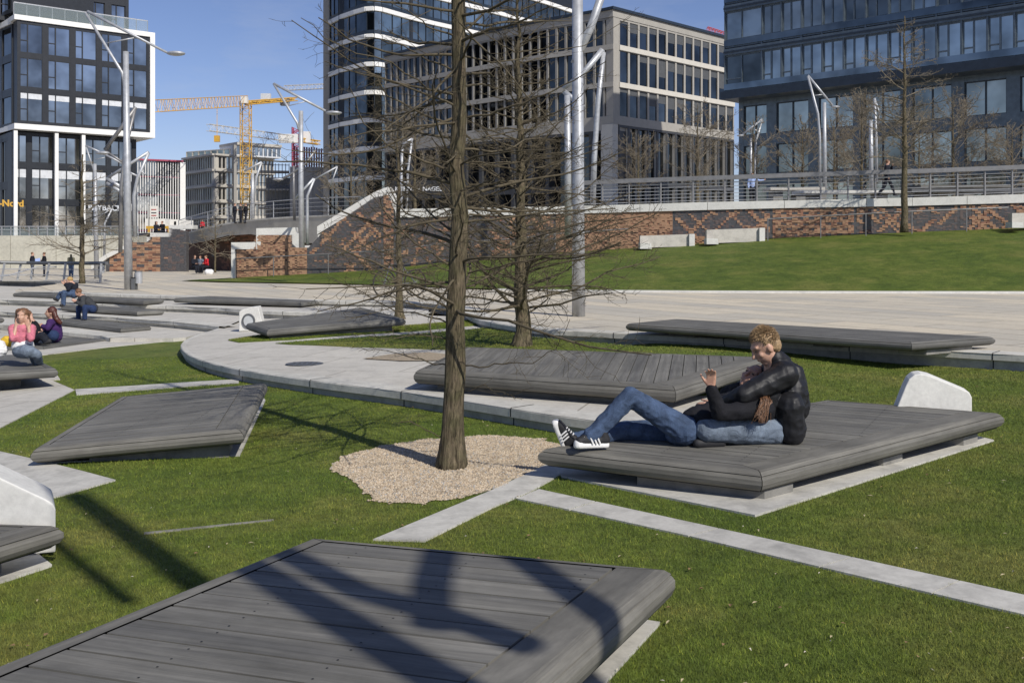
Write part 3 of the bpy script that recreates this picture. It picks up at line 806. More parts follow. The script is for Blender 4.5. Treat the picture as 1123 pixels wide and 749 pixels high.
# ---------------------------------------------------------------- white wedges
def prism(name, px, Yb, ext, mat, label, cat, bev=.02, fn=None, children=None, group=None, planeY=None):
    """outline px polygon on a vertical plane (depth varies linearly with px via planeY), extruded by vector ext"""
    pts = [at(x, y, planeY(x) if planeY else Yb) for x, y in px]
    mb = MB(); bk = [p+Vector(ext) for p in pts]
    mb.face(pts); mb.face(bk[::-1])
    for i in range(len(pts)):
        j = (i+1) % len(pts); mb.face([pts[j], pts[i], bk[i], bk[j]])
    o = mb.build(name, mat); 
    bm = bmesh.new(); bm.from_mesh(o.data); bmesh.ops.remove_doubles(bm, verts=bm.verts, dist=1e-5); bmesh.ops.recalc_face_normals(bm, faces=bm.faces); bm.to_mesh(o.data); bm.free()
    bevel(o, bev, 3); tag(o, label, cat, group)
    return o
prism('concrete_wedge', [(968,486),(983,449),(993,424),(997,416),(1003,411),(1010,410),(1020,412),(1056,427),(1063,430),(1066,436),(1066,483.5)], 9.55, (.07,.26,0), M['white_conc'], 'white sloping concrete block standing behind the couple\'s deck', 'concrete block', bev=.015)
prism('concrete_wedge', [(-95,620),(-95,508),(-70,490),(-40,505),(0,524),(50,547.5),(59,553),(61,559),(61,606)], 6.25, (-.20,.40,0), M['white_conc'], 'big white concrete block at the left border above a cropped deck', 'concrete block', bev=.016)
w_ = prism('concrete_wedge', [(262,363.5),(262,342),(266,339.5),(275,337),(283,336.2),(287,352),(287,363)], on(262,364,z_mid).y, (-.02,.35,.0), M['white_conc'], 'small white concrete block with a round lamp at the end of a deck', 'concrete block', bev=.02)
mb = MB(); cc = at(272.5, 352, on(262,364,z_mid).y-.02); rr = .13
ring = [cc+Vector((math.cos(a)*rr, -.0, math.sin(a)*rr*1.1)) for a in np.linspace(0, 2*math.pi, 24)]
mb.tube(ring, .025, 6); o = mb.build('lamp_ring', M['steel_dk'], w_)
mb = MB(); mb.face([cc+Vector((math.cos(a)*rr*.95, -.008, math.sin(a)*rr)) for a in np.linspace(0, 2*math.pi, 20, endpoint=False)]); mb.build('lamp_lens', M['lens'], w_)
prism('concrete_wedge', [(511,306.5),(511,300),(516,297.5),(526,296.5),(531,298),(522,303)], 44.5, (.1,.8,0), M['white_conc'], 'white concrete block lying on the grass slope behind the main trunk', 'concrete block', bev=.03)
def wall_bench(x0, x1, y0, y1, yb, Y, label, seat=True):
    root = thing('concrete_bench', at((x0+x1)/2, yb, Y), label, 'bench', 'white concrete benches against the brick wall')
    mb = MB(); 
    def q(a, b, c, d, Y0, Y1, mb):
        fr = [at(*a, Y0), at(*b, Y0), at(*c, Y0), at(*d, Y0)]; bk = [p+Vector((0, Y1-Y0, 0)) for p in fr]
        mb.hexa(fr, bk)
    sl = (y1-y0)
    q((x0, yb+2), (x1-6, yb+2+sl), (x1-6, y1), (x0, y0), Y, Y+.35, mb); o = mb.build('backrest', M['conc'], root)
    mb = MB(); q((x1-6, yb+4+sl), (x1, yb+4+sl), (x1, y1-.3), (x1-6, y1-.3), Y-.15, Y+.4, mb); mb.build('end_panel', M['white_conc'], root)
    mb = MB(); q((x0, yb+3), (x0+13, yb+3), (x0+12, yb-3), (x0, yb-3.5), Y-.6, Y, mb); mb.build('seat', M['white_conc'], root)
wall_bench(702, 762, 258.8, 257, 270, 46.9, 'left of the two adjoining white concrete benches in front of the brick wall')
wall_bench(775, 839, 252.2, 250.3, 265, 46.4, 'right and longer of the two adjoining white concrete benches in front of the brick wall')
wall_bench(1110, 1190, 234, 232.5, 247, 43.9, 'white concrete bench cut by the right border at the top of the slope', )
# terrace benches behind the railing
for (x0, x1, ya, yb, Y, m, lb) in ((878,1052,206.5,212,49,'white_conc','long pale bench behind the terrace railing on the right'), (1010,1110,201,206,50.5,'wood_far','brown timber bench behind the terrace railing near the right border'), (1000,1180,206,210.5,48,'steel_dk','dark grey bench behind the terrace railing at the right border'), (845,905,206.5,208.5,52,'conc','grey low bench behind the terrace railing next to a lamp')):
    root = thing('terrace_bench', at((x0+x1)/2, yb+6, Y), lb, 'bench')
    mb = MB(); a, b = at(x0, ya, Y), at(x1, yb, Y); mb.box((a.x, Y, b.z), (b.x, Y+1.6, b.z+.14)); mb.build('seat', M[m], root)
    for f in (.08, .5, .88):
        mb = MB(); x = a.x+(b.x-a.x)*f; mb.box((x, Y+.3, 3.55), (x+.5, Y+1.3, b.z)); mb.build('support_block', M['dirty'], root)
# ================================================================ GRASS BLADES AND GRAVEL
def inpoly(X, Y, poly):
    r = np.zeros(len(X), bool); n = len(poly)
    for i in range(n):
        x0, y0 = poly[i]; x1, y1 = poly[(i+1) % n]
        c = ((y0 > Y) != (y1 > Y)); d = (y1-y0) if abs(y1-y0) > 1e-9 else 1e-9
        r ^= c & (X < (x1-x0)*(Y-y0)/d+x0)
    return r
rs = np.random.RandomState(3)
def sm_np(t): t = np.clip(t, 0, 1); return t*t*(3-2*t)
def zl_np(x, y): return .03+.02*x-.003*y-.15*sm_np((-x-3)/5)+.15*sm_np((y-11)/3.0)*sm_np((6.2-x)/3.2)*sm_np((x-1.2)/1.5)
def zm_np(x, y): return .23+.02*x-.003*y-.15*sm_np((-x-3)/5)
def blades(X, Y, Z, name, hgt=(.010,.026), wid=.0036, seed=0):
    n = len(X); r = np.random.RandomState(seed); a = r.uniform(0, 2*np.pi, n); h = r.uniform(hgt[0], hgt[1], n)
    sc = np.clip(Y/7, .8, 2.4); w = wid*sc
    lean = r.normal(0, .55, (n, 2))*h[:, None]
    v = np.empty((n, 3, 3)); dx, dy = np.cos(a)*w/2, np.sin(a)*w/2
    v[:, 0] = np.stack([X-dx, Y-dy, Z-.004], 1); v[:, 1] = np.stack([X+dx, Y+dy, Z-.004], 1); v[:, 2] = np.stack([X+lean[:, 0], Y+lean[:, 1], Z+h], 1)
    me = bpy.data.meshes.new(name); me.vertices.add(n*3); me.vertices.foreach_set('co', v.reshape(-1))
    me.loops.add(n*3); me.loops.foreach_set('vertex_index', np.arange(n*3, dtype=np.int32))
    me.polygons.add(n); me.polygons.foreach_set('loop_start', np.arange(0, n*3, 3, dtype=np.int32)); me.polygons.foreach_set('loop_total', np.full(n, 3, np.int32))
    uvl = me.uv_layers.new(name='UVMap'); rr = r.uniform(0, 1, n); uv = np.repeat(np.stack([rr, np.zeros(n)], 1), 3, 0)
    uvl.data.foreach_set('uv', uv.reshape(-1)); me.materials.append(M['blade']); me.update(calc_edges=True)
    o = bpy.data.objects.new(name, me); C.objects.link(o)
    return tag(o, kind='stuff')
def scatter(n, ymin, ymax, power):
    u = rs.uniform(0, 1, n); Y = ymin*(ymax/ymin)**u
    X = rs.uniform(-.56, .56, n)*Y
    return X, Y
X, Y = scatter(760000, 3.2, 19.5, 1)
Z = zl_np(X, Y)
bad = np.zeros(len(X), bool)
for p in EXC:
    j = .035 if len(p) > 60 else .006
    bad |= inpoly(X+rs.normal(0, j, len(X)), Y+rs.normal(0, j, len(X)), p)
midp = [(p.x, p.y) for p in mid_w]
bad |= inpoly(X, Y, [(p[0], p[1]) for p in midp])
bad |= Y > np.interp(X, [p.x for p in PEw[12:]], [p.y for p in PEw[12:]], left=60, right=PEw[-1].y)-.02
lbx = [p.x for p in LBw]; lby = [p.y for p in LBw]
left = X < MCw[4].x+.1
bad |= left & (Y > np.interp(X, lbx, lby, left=lby[0], right=lby[-1]))
m_ = (X > MCw[4].x) & (Y > 12) & (X < 1.2); bad |= m_ & inpoly(X, Y, [(p[0], p[1]) for p in midp])
bad |= (X > MCw[4].x) & (X < 1.0) & (Y > np.interp(X, [MCw[4].x, MCw[9].x, MCw[13].x, 1.0], [MCw[4].y+.1, MCw[9].y+.1, MCw[13].y+.1, MCw[17].y+.1]))
k = ~bad
tag(blades(X[k], Y[k], Z[k], 'lawn_grass', seed=5), 'short green grass of the sunny lawn', 'grass')
Xm, Ym = [], []
tp = [o for o in bpy.data.objects if o.name.startswith('terrace_grass')]
for i, o in enumerate(tp):
    vs = [(v.co.x+o.location.x, v.co.y+o.location.y) for v in o.data.vertices]
    a = np.array(vs); x = rs.uniform(a[:, 0].min(), a[:, 0].max(), 70000); y = rs.uniform(a[:, 1].min(), a[:, 1].max(), 70000)
    q = np.zeros(len(x), bool)
    for pl in o.data.polygons:
        if abs(pl.normal.z) < .5: continue
        q |= inpoly(x, y, [vs[j] for j in pl.vertices])
    Xm.append(x[q]); Ym.append(y[q])
Xm = np.concatenate(Xm); Ym = np.concatenate(Ym)
tag(blades(Xm, Ym, zm_np(Xm, Ym), 'terrace_grass_blades', seed=8), 'short green grass of the middle terrace', 'grass')
# fallen leaves and bits of straw
rs2 = np.random.RandomState(12); mb = MB(); cnt = 0
for _ in range(330):
    y = 3.3*(16/3.3)**rs2.uniform(0, 1); x = rs2.uniform(-.55, .55)*y
    ax_, ay_ = np.array([x]), np.array([y])
    if any(inpoly(ax_, ay_, p)[0] for p in EXC) or inpoly(ax_, ay_, [(q[0], q[1]) for q in midp])[0] or y > ybound(x)-.1: continue
    if not lawn_keep(x, y): continue
    z = z_lawn(x, y)+.022; a = rs2.uniform(0, 6.28); k = rs2.randint(0, 3); L = (.014, .022, .012)[k]*rs2.uniform(.6, 1.2); w_ = (.012, .006, .004)[k]
    ca, sa = math.cos(a), math.sin(a); t = rs2.uniform(-.006, .006)
    mb.face([(x-ca*L, y-sa*L, z), (x+sa*w_, y-ca*w_, z+.004), (x+ca*L, y+sa*L, z+t), (x-sa*w_, y+ca*w_, z+.006)], k)
tag(mb.build('fallen_leaves', [simple('dry_leaf', (.20,.13,.06), .8), simple('dry_straw', (.40,.34,.2), .8), simple('pale_petal', (.55,.5,.4), .8)]), 'small dry leaves and straw lying on the lawn', 'leaf litter', kind='stuff')
# gravel chips
def gravel(n, poly, zf, name, size=(.006, .014)):
    a = np.array(poly); x = rs.uniform(a[:, 0].min(), a[:, 0].max(), n); y = rs.uniform(a[:, 1].min(), a[:, 1].max(), n); q = inpoly(x, y, poly)
    x, y = x[q], y[q]; z = zf(x, y)+.006; mb_v = []; mb_f = []; mi = []
    for i in range(len(x)):
        s = rs.uniform(*size); r0 = rs.uniform(0, 6.28); b = len(mb_v); kk = 4
        for j in range(kk):
            t = r0+j*6.283/kk; ss = s*rs.uniform(.7, 1.2); mb_v.append((x[i]+ss*math.cos(t), y[i]+ss*math.sin(t), z[i]))
        mb_v.append((x[i]+rs.uniform(-.3, .3)*s, y[i]+rs.uniform(-.3, .3)*s, z[i]+s*rs.uniform(.6, 1.1)))
        m = rs.choice(4, p=[.55, .25, .12, .08])
        for j in range(kk): mb_f.append((b+j, b+(j+1) % kk, b+kk)); mi.append(m)
    me = bpy.data.meshes.new(name); me.from_pydata(mb_v, [], mb_f); me.polygons.foreach_set('material_index', mi)
    for c in ((.45,.36,.25), (.52,.44,.33), (.29,.22,.15), (.33,.32,.30)): me.materials.append(simple('gravel_stone', c, .9, var=.2, scale=10))
    o = bpy.data.objects.new(name, me); C.objects.link(o); return tag(o, 'tan gravel chips around the main tree', 'gravel', kind='stuff')
gravel(30000, [(p.x, p.y) for p in GRw], zl_np, 'gravel_chips')
# ================================================================ TREES
def gnarl(p, d, L, n, rnd, wob=.25, droop=0.0, up=0.0):
    pts = [Vector(p)]; d = Vector(d).normalized()
    for i in range(n):
        d = (d+Vector((rnd.gauss(0, wob), rnd.gauss(0, wob), rnd.gauss(0, wob)*.7-droop+up*(i/n)))).normalized()
        pts.append(pts[-1]+d*(L/n))
    return pts
def tree(label, base, H, r0, rnd_seed, limbs, limb_len, start, traced=(), detail=2, lean=(0,0), r_top=None, twigmat='twig', bow=0, ends=None, flat=.15, group=None, sides=10, upw=0, thick=1.0, topz=None):
    tmin = (.26 if base[1] < 40 else .2)*base[1]/F
    rnd = random.Random(rnd_seed); base = Vector(base)
    root = thing('bare_tree', base, label, 'tree', group)
    nseg = 22; tr = []; rad = []
    r_top = r_top or r0*.12
    for i in range(nseg+1):
        t = i/nseg; p = base+Vector((lean[0]*t+rnd.gauss(0, r0*.12), lean[1]*t+rnd.gauss(0, r0*.12), H*t-.03)); tr.append(p)
        r = r0*(1-t)**(1.15 if base[1] < 26 else .85)+r_top*t
        if i == 0: r *= 1.25
        rad.append(r*rnd.uniform(.95, 1.06))
    near = base[1] < 26
    if near:
        t2, r2 = [], []
        for i in range(nseg):
            for q in range(5): t2.append(tr[i].lerp(tr[i+1], q/5)); r2.append(rad[i]*(1-q/5)+rad[i+1]*q/5)
        t2.append(tr[-1]); r2.append(rad[-1])
        for i, p in enumerate(t2):
            hh = p.z-base.z
            if hh < .3: r2[i] *= 1+.12*(1-max(0, hh)/.3)**2
        mb = MB(); mb.tube(t2, r2, 26)
        for i, v in enumerate(mb.v):
            k = min(len(t2)-1, i//26); c = t2[k]; d = Vector(v)-c; hh = c.z-base.z; a_ = math.atan2(d.y, d.x)
            f = .10*noise.noise(Vector((math.cos(a_)*1.6, math.sin(a_)*1.6, hh*1.1+rnd_seed)))+.07*noise.noise(Vector((math.cos(a_)*5, math.sin(a_)*5, hh*3)))+.035*noise.noise(Vector((math.cos(a_)*12, math.sin(a_)*12, hh*8)))
            if hh < .25: f += .09*(1-max(0, hh)/.25)*max(0, math.sin(a_*5+rnd_seed))
            w_ = c+d*(1+f*1.3); mb.v[i] = (w_.x, w_.y, w_.z)
        mb.build('trunk', M['bark'], root, smooth=True)
    else:
        mb = MB(); mb.tube(tr, rad, sides+4); mb.build('trunk', M['bark'], root, smooth=True)
    def tp(h):
        t = max(0, min(.999, h/H))*nseg; i = int(t); f = t-i; return tr[i].lerp(tr[i+1], f), rad[i]*(1-f)+rad[i+1]*f
    cb = MB()
    def twig(p, d, L, r, depth):
        n = 5 if depth > 0 else 3
        pts = gnarl(p, d, L, n, rnd, .2, -.02, upw)
        cb.tube(pts, [max(r*(1-.7*i/n), tmin*(1-.45*i/n)) for i in range(n+1)], 4 if r > .006 else 3, cap=False)
        if depth > 0:
            for _ in range(rnd.randint(3, 6) if depth > 1 else rnd.randint(2, 4)):
                f = rnd.uniform(.15, 1); i = min(n-1, int(f*n)); q = pts[i].lerp(pts[i+1], f*n-i)
                dd = (pts[i+1]-pts[i]).normalized(); s = Vector((rnd.gauss(0, 1), rnd.gauss(0, 1), rnd.gauss(0, .6))); s = (s-dd*s.dot(dd)).normalized()
                twig(q, dd*.75+s*.75, L*rnd.uniform(.3, .55)*(1-.4*f), r*.5, depth-1)
    def limb(pts, r, depth=detail, ntw=None):
        n = len(pts)-1; cb.tube(pts, [max(r*(1-.7*i/n), tmin*1.1) for i in range(n+1)], 6, cap=False)
        L = sum((pts[i+1]-pts[i]).length for i in range(n))
        for _ in range(ntw or max(5, int(L*8))):
            f = rnd.uniform(.12, 1)**.8; i = min(n-1, int(f*n)); q = pts[i].lerp(pts[i+1], f*n-i)
            dd = (pts[i+1]-pts[i]).normalized(); s = Vector((rnd.gauss(0, 1), rnd.gauss(0, 1), rnd.gauss(0, .55)-.05)); s = (s-dd*s.dot(dd)).normalized()
            twig(q, dd*.8+s*.8, max(.1, L*rnd.uniform(.18, .4)*(1-.5*f)), r*.32*(1-.5*f), depth-1)
    for pts, r in traced: limb(pts, r*.8)
    for k in range(limbs):
        h = start+(H*.97-start)*(k+rnd.random())/limbs; p, rr = tp(h); a = rnd.uniform(0, 2*math.pi)
        prof = math.sin(math.pi*min(1, .28+.72*(h-start)/(H-start)))**.7 if bow else max(.12, 1-(h-start)/(H-start))**.8
        L = limb_len*rnd.uniform(.6, 1.15)*max(.15, prof)
        d = Vector((math.cos(a), math.sin(a), rnd.gauss(flat, .22)))
        pts = gnarl(p-d.normalized()*rr*.3, d, L, 8, rnd, .14, .02, .05+upw)
        limb(pts, max(.0035, min(rr*.42, .011*L**.7+.004)*thick*rnd.uniform(.75, 1.2)))
    cb.build('crown', M[twigmat], root, smooth=True)
    return root
b1 = on(497, 513, z_lawn); Yt1 = b1.y
TR = [([(500,138),(466,126),(425,106),(413,85),(372,73)],.013,-.3),([(497,78),(469,66),(443,51),(418,44),(393,41)],.012,.4),([(501,41),(475,32),(457,19),(428,3)],.012,-.4),
 ([(497,191),(466,176),(425,159),(399,135),(384,97)],.014,-.5),([(512,32),(532,12),(548,12),(570,12),(596,0)],.016,.3),([(513,129),(546,122),(575,112),(604,101),(640,82),(664,68)],.014,-.4),
 ([(513,154),(546,147),(575,143),(604,138),(630,128)],.010,.5),([(516,203),(546,200),(560,196),(575,188)],.012,-.2),([(495,260),(468,244),(446,234),(432,222),(423,209)],.013,.4),
 ([(492,290),(465,273),(439,254),(424,236),(417,218)],.012,-.4),([(490,337),(478,330),(462,326),(442,314),(420,306),(398,295)],.013,-.5),([(490,354),(468,346.5),(432,340),(400,322),(359,302)],.010,.3),
 ([(510,237.6),(532,236),(550,233),(570,228),(590,222),(609,218)],.014,.3),([(511,334),(532,335),(556,325),(580,312),(612,300)],.010,-.5),([(510,401),(535,402.6),(561,398),(585,398),(610,382),(625,350)],.009,-.5),
 ([(495,401),(470,398),(449,391),(425,384),(404,385)],.009,.4),([(487,480),(470,474),(455,465),(440,462)],.006,-.3),([(513,300),(548,292),(590,282),(640,262),(668,240)],.010,-.6),([(508,62),(540,70),(585,60),(640,50),(690,20)],.011,.5),
 ([(494,225),(470,214),(440,200),(400,190),(360,176)],.010,.5),([(514,178),(550,182),(590,170),(630,168),(672,150)],.009,-.3),([(499,105),(470,98),(430,70),(370,52),(330,20)],.011,-.7),([(512,262),(545,268),(585,262),(630,268)],.008,.6),
 ([(489,372),(460,366),(425,372),(395,366)],.007,-.4),([(509,428),(530,424),(560,432),(585,425)],.006,-.4),([(493,315),(470,318),(440,332),(405,345),(370,352)],.007,-.4)]
traced = []
for pl, r, dd in TR:
    n = len(pl)
    pts = [at(x, y, Yt1+dd*i/(n-1)*1.2) for i, (x, y) in enumerate(pl)]
    # densify with small gnarl
    q = []; rg = random.Random(int(pl[0][1]))
    for i in range(n-1):
        for s in range(3):
            p = pts[i].lerp(pts[i+1], s/3); q.append(p+Vector((rg.gauss(0,.008), rg.gauss(0,.01), rg.gauss(0,.008))) if (i or s) else p)
    q.append(pts[-1]); traced.append((q, r))
tree('tall bare tree with a thick gnarled trunk standing in the gravel bed at the centre', b1, 9.5, .094, 11, 130, 1.8, 1.35, traced=traced, detail=2, r_top=.012, thick=.8, lean=(.13,0), flat=.12)
tree('bare tree with a straight trunk growing behind the long middle deck', on(573,380,z_mid), 6.2, .135, 5, 140, 2.7, .5, detail=2, flat=.3, upw=.03, lean=(-.1,0))
tree('thin bare tree at the terrace edge with the bicycle behind it', on(438,350,z_mid), 5.0, .10, 21, 56, 2.2, .9, detail=2, flat=.3, lean=(-.05,0))
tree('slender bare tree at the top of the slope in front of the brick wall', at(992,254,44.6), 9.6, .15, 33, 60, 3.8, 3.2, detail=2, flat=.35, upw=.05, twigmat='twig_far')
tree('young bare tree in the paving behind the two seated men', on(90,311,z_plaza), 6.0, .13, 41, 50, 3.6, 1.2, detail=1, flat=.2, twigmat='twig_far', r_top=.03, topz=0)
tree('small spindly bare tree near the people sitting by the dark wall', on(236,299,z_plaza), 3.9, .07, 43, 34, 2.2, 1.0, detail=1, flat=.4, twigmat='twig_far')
gt = 'bare trees planted on the upper terrace'
for px, Y, H, ln, sd, lb in ((765,58,6.4,2.6,51,'bare round tree on the terrace in front of the stone office building'), (945,60,7.4,3.2,52,'bushy bare tree on the terrace between the two lamps at right'), (915,66,6.6,2.4,53,'bare tree on the terrace right beside the tallest right-hand lamp'), (1045,56,6.8,2.8,54,'bare tree on the terrace near the right border'), (1008,62,5.6,2.4,55,'bare tree on the terrace just right of the slope\'s slender trunk'), (826,56,5.4,1.8,56,'spindly bare tree on the terrace beside the lower right-hand lamp'), (1110,64,6.0,2.6,57,'bare tree on the terrace cut by the right border'), (700,62,5.2,2.0,58,'bare tree on the terrace at the left end of the railing'), (385,72,7.5,2.6,59,'bare tree standing left of the pointed brick wall'), (455,60,6.5,2.4,60,'bare tree on the terrace under the company sign'), (880,54,5.0,2.0,61,'low bare tree on the terrace left of the tallest right-hand lamp')):
    zb = 3.55 if px > 440 else 2.0
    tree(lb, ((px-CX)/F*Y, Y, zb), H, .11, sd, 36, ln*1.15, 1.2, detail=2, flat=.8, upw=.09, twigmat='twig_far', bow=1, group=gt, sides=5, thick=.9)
# ================================================================ LAMPS
def lampset(label, Y, tubes, heads=(), name='street_lamp', base=None, group='tall steel street lamps', dy=0, mat='steel'):
    p0 = at(*tubes[0][0][0], Y)
    root = thing(name, p0, label, 'lamp post', group)
    for i, (pl, r, *nm) in enumerate(tubes):
        pts = [at(q[0], q[1], Y+(q[2] if len(q) > 2 else 0)) for q in pl]
        rad = r if not isinstance(r, tuple) else [r[0]+(r[1]-r[0])*k/(len(pts)-1) for k in range(len(pts))]
        mb = MB(); mb.tube(pts, rad, 12); mb.build(nm[0] if nm else ('pole' if i == 0 else 'arm'), M[mat], root, smooth=True)
    for (x, y, rx) in heads:
        c = at(x, y, Y); me = bpy.data.meshes.new('lamp_head'); bm = bmesh.new(); bmesh.ops.create_uvsphere(bm, u_segments=16, v_segments=8, radius=1)
        bmesh.ops.scale(bm, vec=(rx, rx*.7, rx*.26), verts=bm.verts); bm.to_mesh(me); bm.free(); me.materials.append(M['steel'])
        for p in me.polygons: p.use_smooth = True
        o = bpy.data.objects.new('lamp_head', me); C.objects.link(o); o.parent = root; o.location = c-wloc(root)
    return root
def Yof(px, py, fn=z_plaza): return on(px, py, fn).y
Y1 = Yof(141, 318)
lampset('tallest steel street lamp at left with a bent V arm over the white framed building', Y1, [([(141,318),(139.5,200),(138,57)],(.165,.105),'pole'), ([(137,96),(134,80),(94,15)],(.07,.05)), ([(96,13),(184,58.5)],(.06,.045)), ([(117,47.5),(147,42)],.025)], [(193,59,.36)])
Ya = Yof(105,306)
lampset('thin steel street lamp left of the tallest lamp, its small head below the white frame', Ya, [([(106,306),(105,240),(104,180)],(.13,.09),'pole'), ([(103,188),(94,160)],.045), ([(94,160),(112,168)],.05), ([(112,168),(135,180)],.05), ([(104,175),(115,173)],.02)], [(110,168,.28)])
Yb = Y1+5
lampset('steel lamp with a dark crossing pair of leaning struts behind the tallest lamp', Yb, [([(132,277),(133,205),(137,165),(148,120)],(.09,.07),'pole'), ([(149,118),(115,165)],.085), ([(116,166),(136,179)],.05)], [(113,168,.3)], mat='rail')
Yc = Y1+8
lampset('steel lamp with a bowed pole and a long rising strut right of the tallest lamp', Yc, [([(148,260),(147,215),(151,195),(163,168)],(.10,.07),'pole'), ([(163,167),(117,196)],.07), ([(117,196),(137,208)],.09), ([(152,186),(160,192)],.03), ([(117,201),(140,215)],.09), ([(137,187),(152,194)],.05)], [])
lampset('small distant steel lamp with a forked top between tree and tallest lamp', Yof(114,300)+6, [([(114,296),(115,245),(123,229)],(.09,.06),'pole'), ([(123,229),(100,243)],.05)], [])
Yd = 44
lampset('steel street lamp with bent V arm over the cranes', Yd, [([(331,272),(330,200),(330,122)],(.13,.10),'pole'), ([(328,143),(326,135),(300,92)],(.06,.05)), ([(300,92),(357,122)],.055), ([(314,117),(338,111)],.02)], [(366,124,.36)])
lampset('steel lamp with a bowed pole next to the crane-side lamp', Yd+4, [([(337,268),(337,240),(337,215),(345,196)],(.08,.06),'pole'), ([(344,196),(324,218)],.06), ([(370,183),(345,197)],.04), ([(370,183),(362,205)],.035)], [])
lampset('thin double steel lamp seen just left of the crane-side lamp', Yd+10, [([(323,242),(322,205),(322,182)],(.08,.06),'pole'), ([(346,165),(335,180),(318,192),(304,199)],.07)], [(305,197,.3)], mat='rail')
lampset('slim steel lamp standing in front of the scaffolded building', 95, [([(277,240),(277,215),(277,190)],(.2,.16),'pole'), ([(278,222),(281,195),(287,178)],(.12,.1)), ([(287,178),(268,188)],.1)], [])
lampset('slim white steel pair of poles left of the company sign', 58, [([(440,232),(440,200),(441,160)],(.09,.08),'pole'), ([(446,232),(447,190),(452,152)],.07), ([(452,152),(440,160)],.06), ([(441,180),(449,180)],.04), ([(441,200),(448,200)],.04)], [])
Ym_ = Yof(634.5, 347)
lampset('thickest steel mast standing on the plaza at the centre right', Ym_, [([(634.5,347),(634.2,200),(633,-60)],(.148,.118),'pole'), ([(630,70),(648,30),(672,-40)],.09)], [])
lampset('steel mast with a leaning strut just right of the thickest mast', 51, [([(650,228),(652,170),(656,110),(662,58)],(.15,.12),'pole'), ([(661,55),(640,80),(618,98)],(.16,.13)), ([(618,100),(640,118)],.13)], [])
lampset('steel mast partly hidden just left of the thickest mast', 44, [([(623,262),(623,180),(622,105)],(.16,.13),'pole')], [])
lampset('small steel lamp at right whose head points left, before the dark glass building', 56, [([(823.5,218),(823.5,180),(823.5,151)],(.08,.07),'pole'), ([(827,218),(828,180),(829,155),(836,132)],(.075,.05)), ([(836,131),(814,148)],.055), ([(824,142),(833,144)],.03)], [(812,149,.2)])
lampset('tallest of the right-hand lamps on the terrace, head pointing right', 53, [([(904.5,214),(904.3,160),(904,113)],(.115,.095),'pole'), ([(899.5,214),(899,150),(897,125),(886,84)],(.07,.065)), ([(886,83),(913,116)],.06), ([(894,105),(902,104)],.03)], [(916,117.5,.24)])
lampset('rightmost steel lamp on the terrace beside the walking man', 54, [([(955.5,214),(955.3,170),(955,132)],(.125,.105),'pole'), ([(961.5,200),(961,150),(959,108)],(.075,.07)), ([(959,108),(964,124),(963,136)],.055)], [])
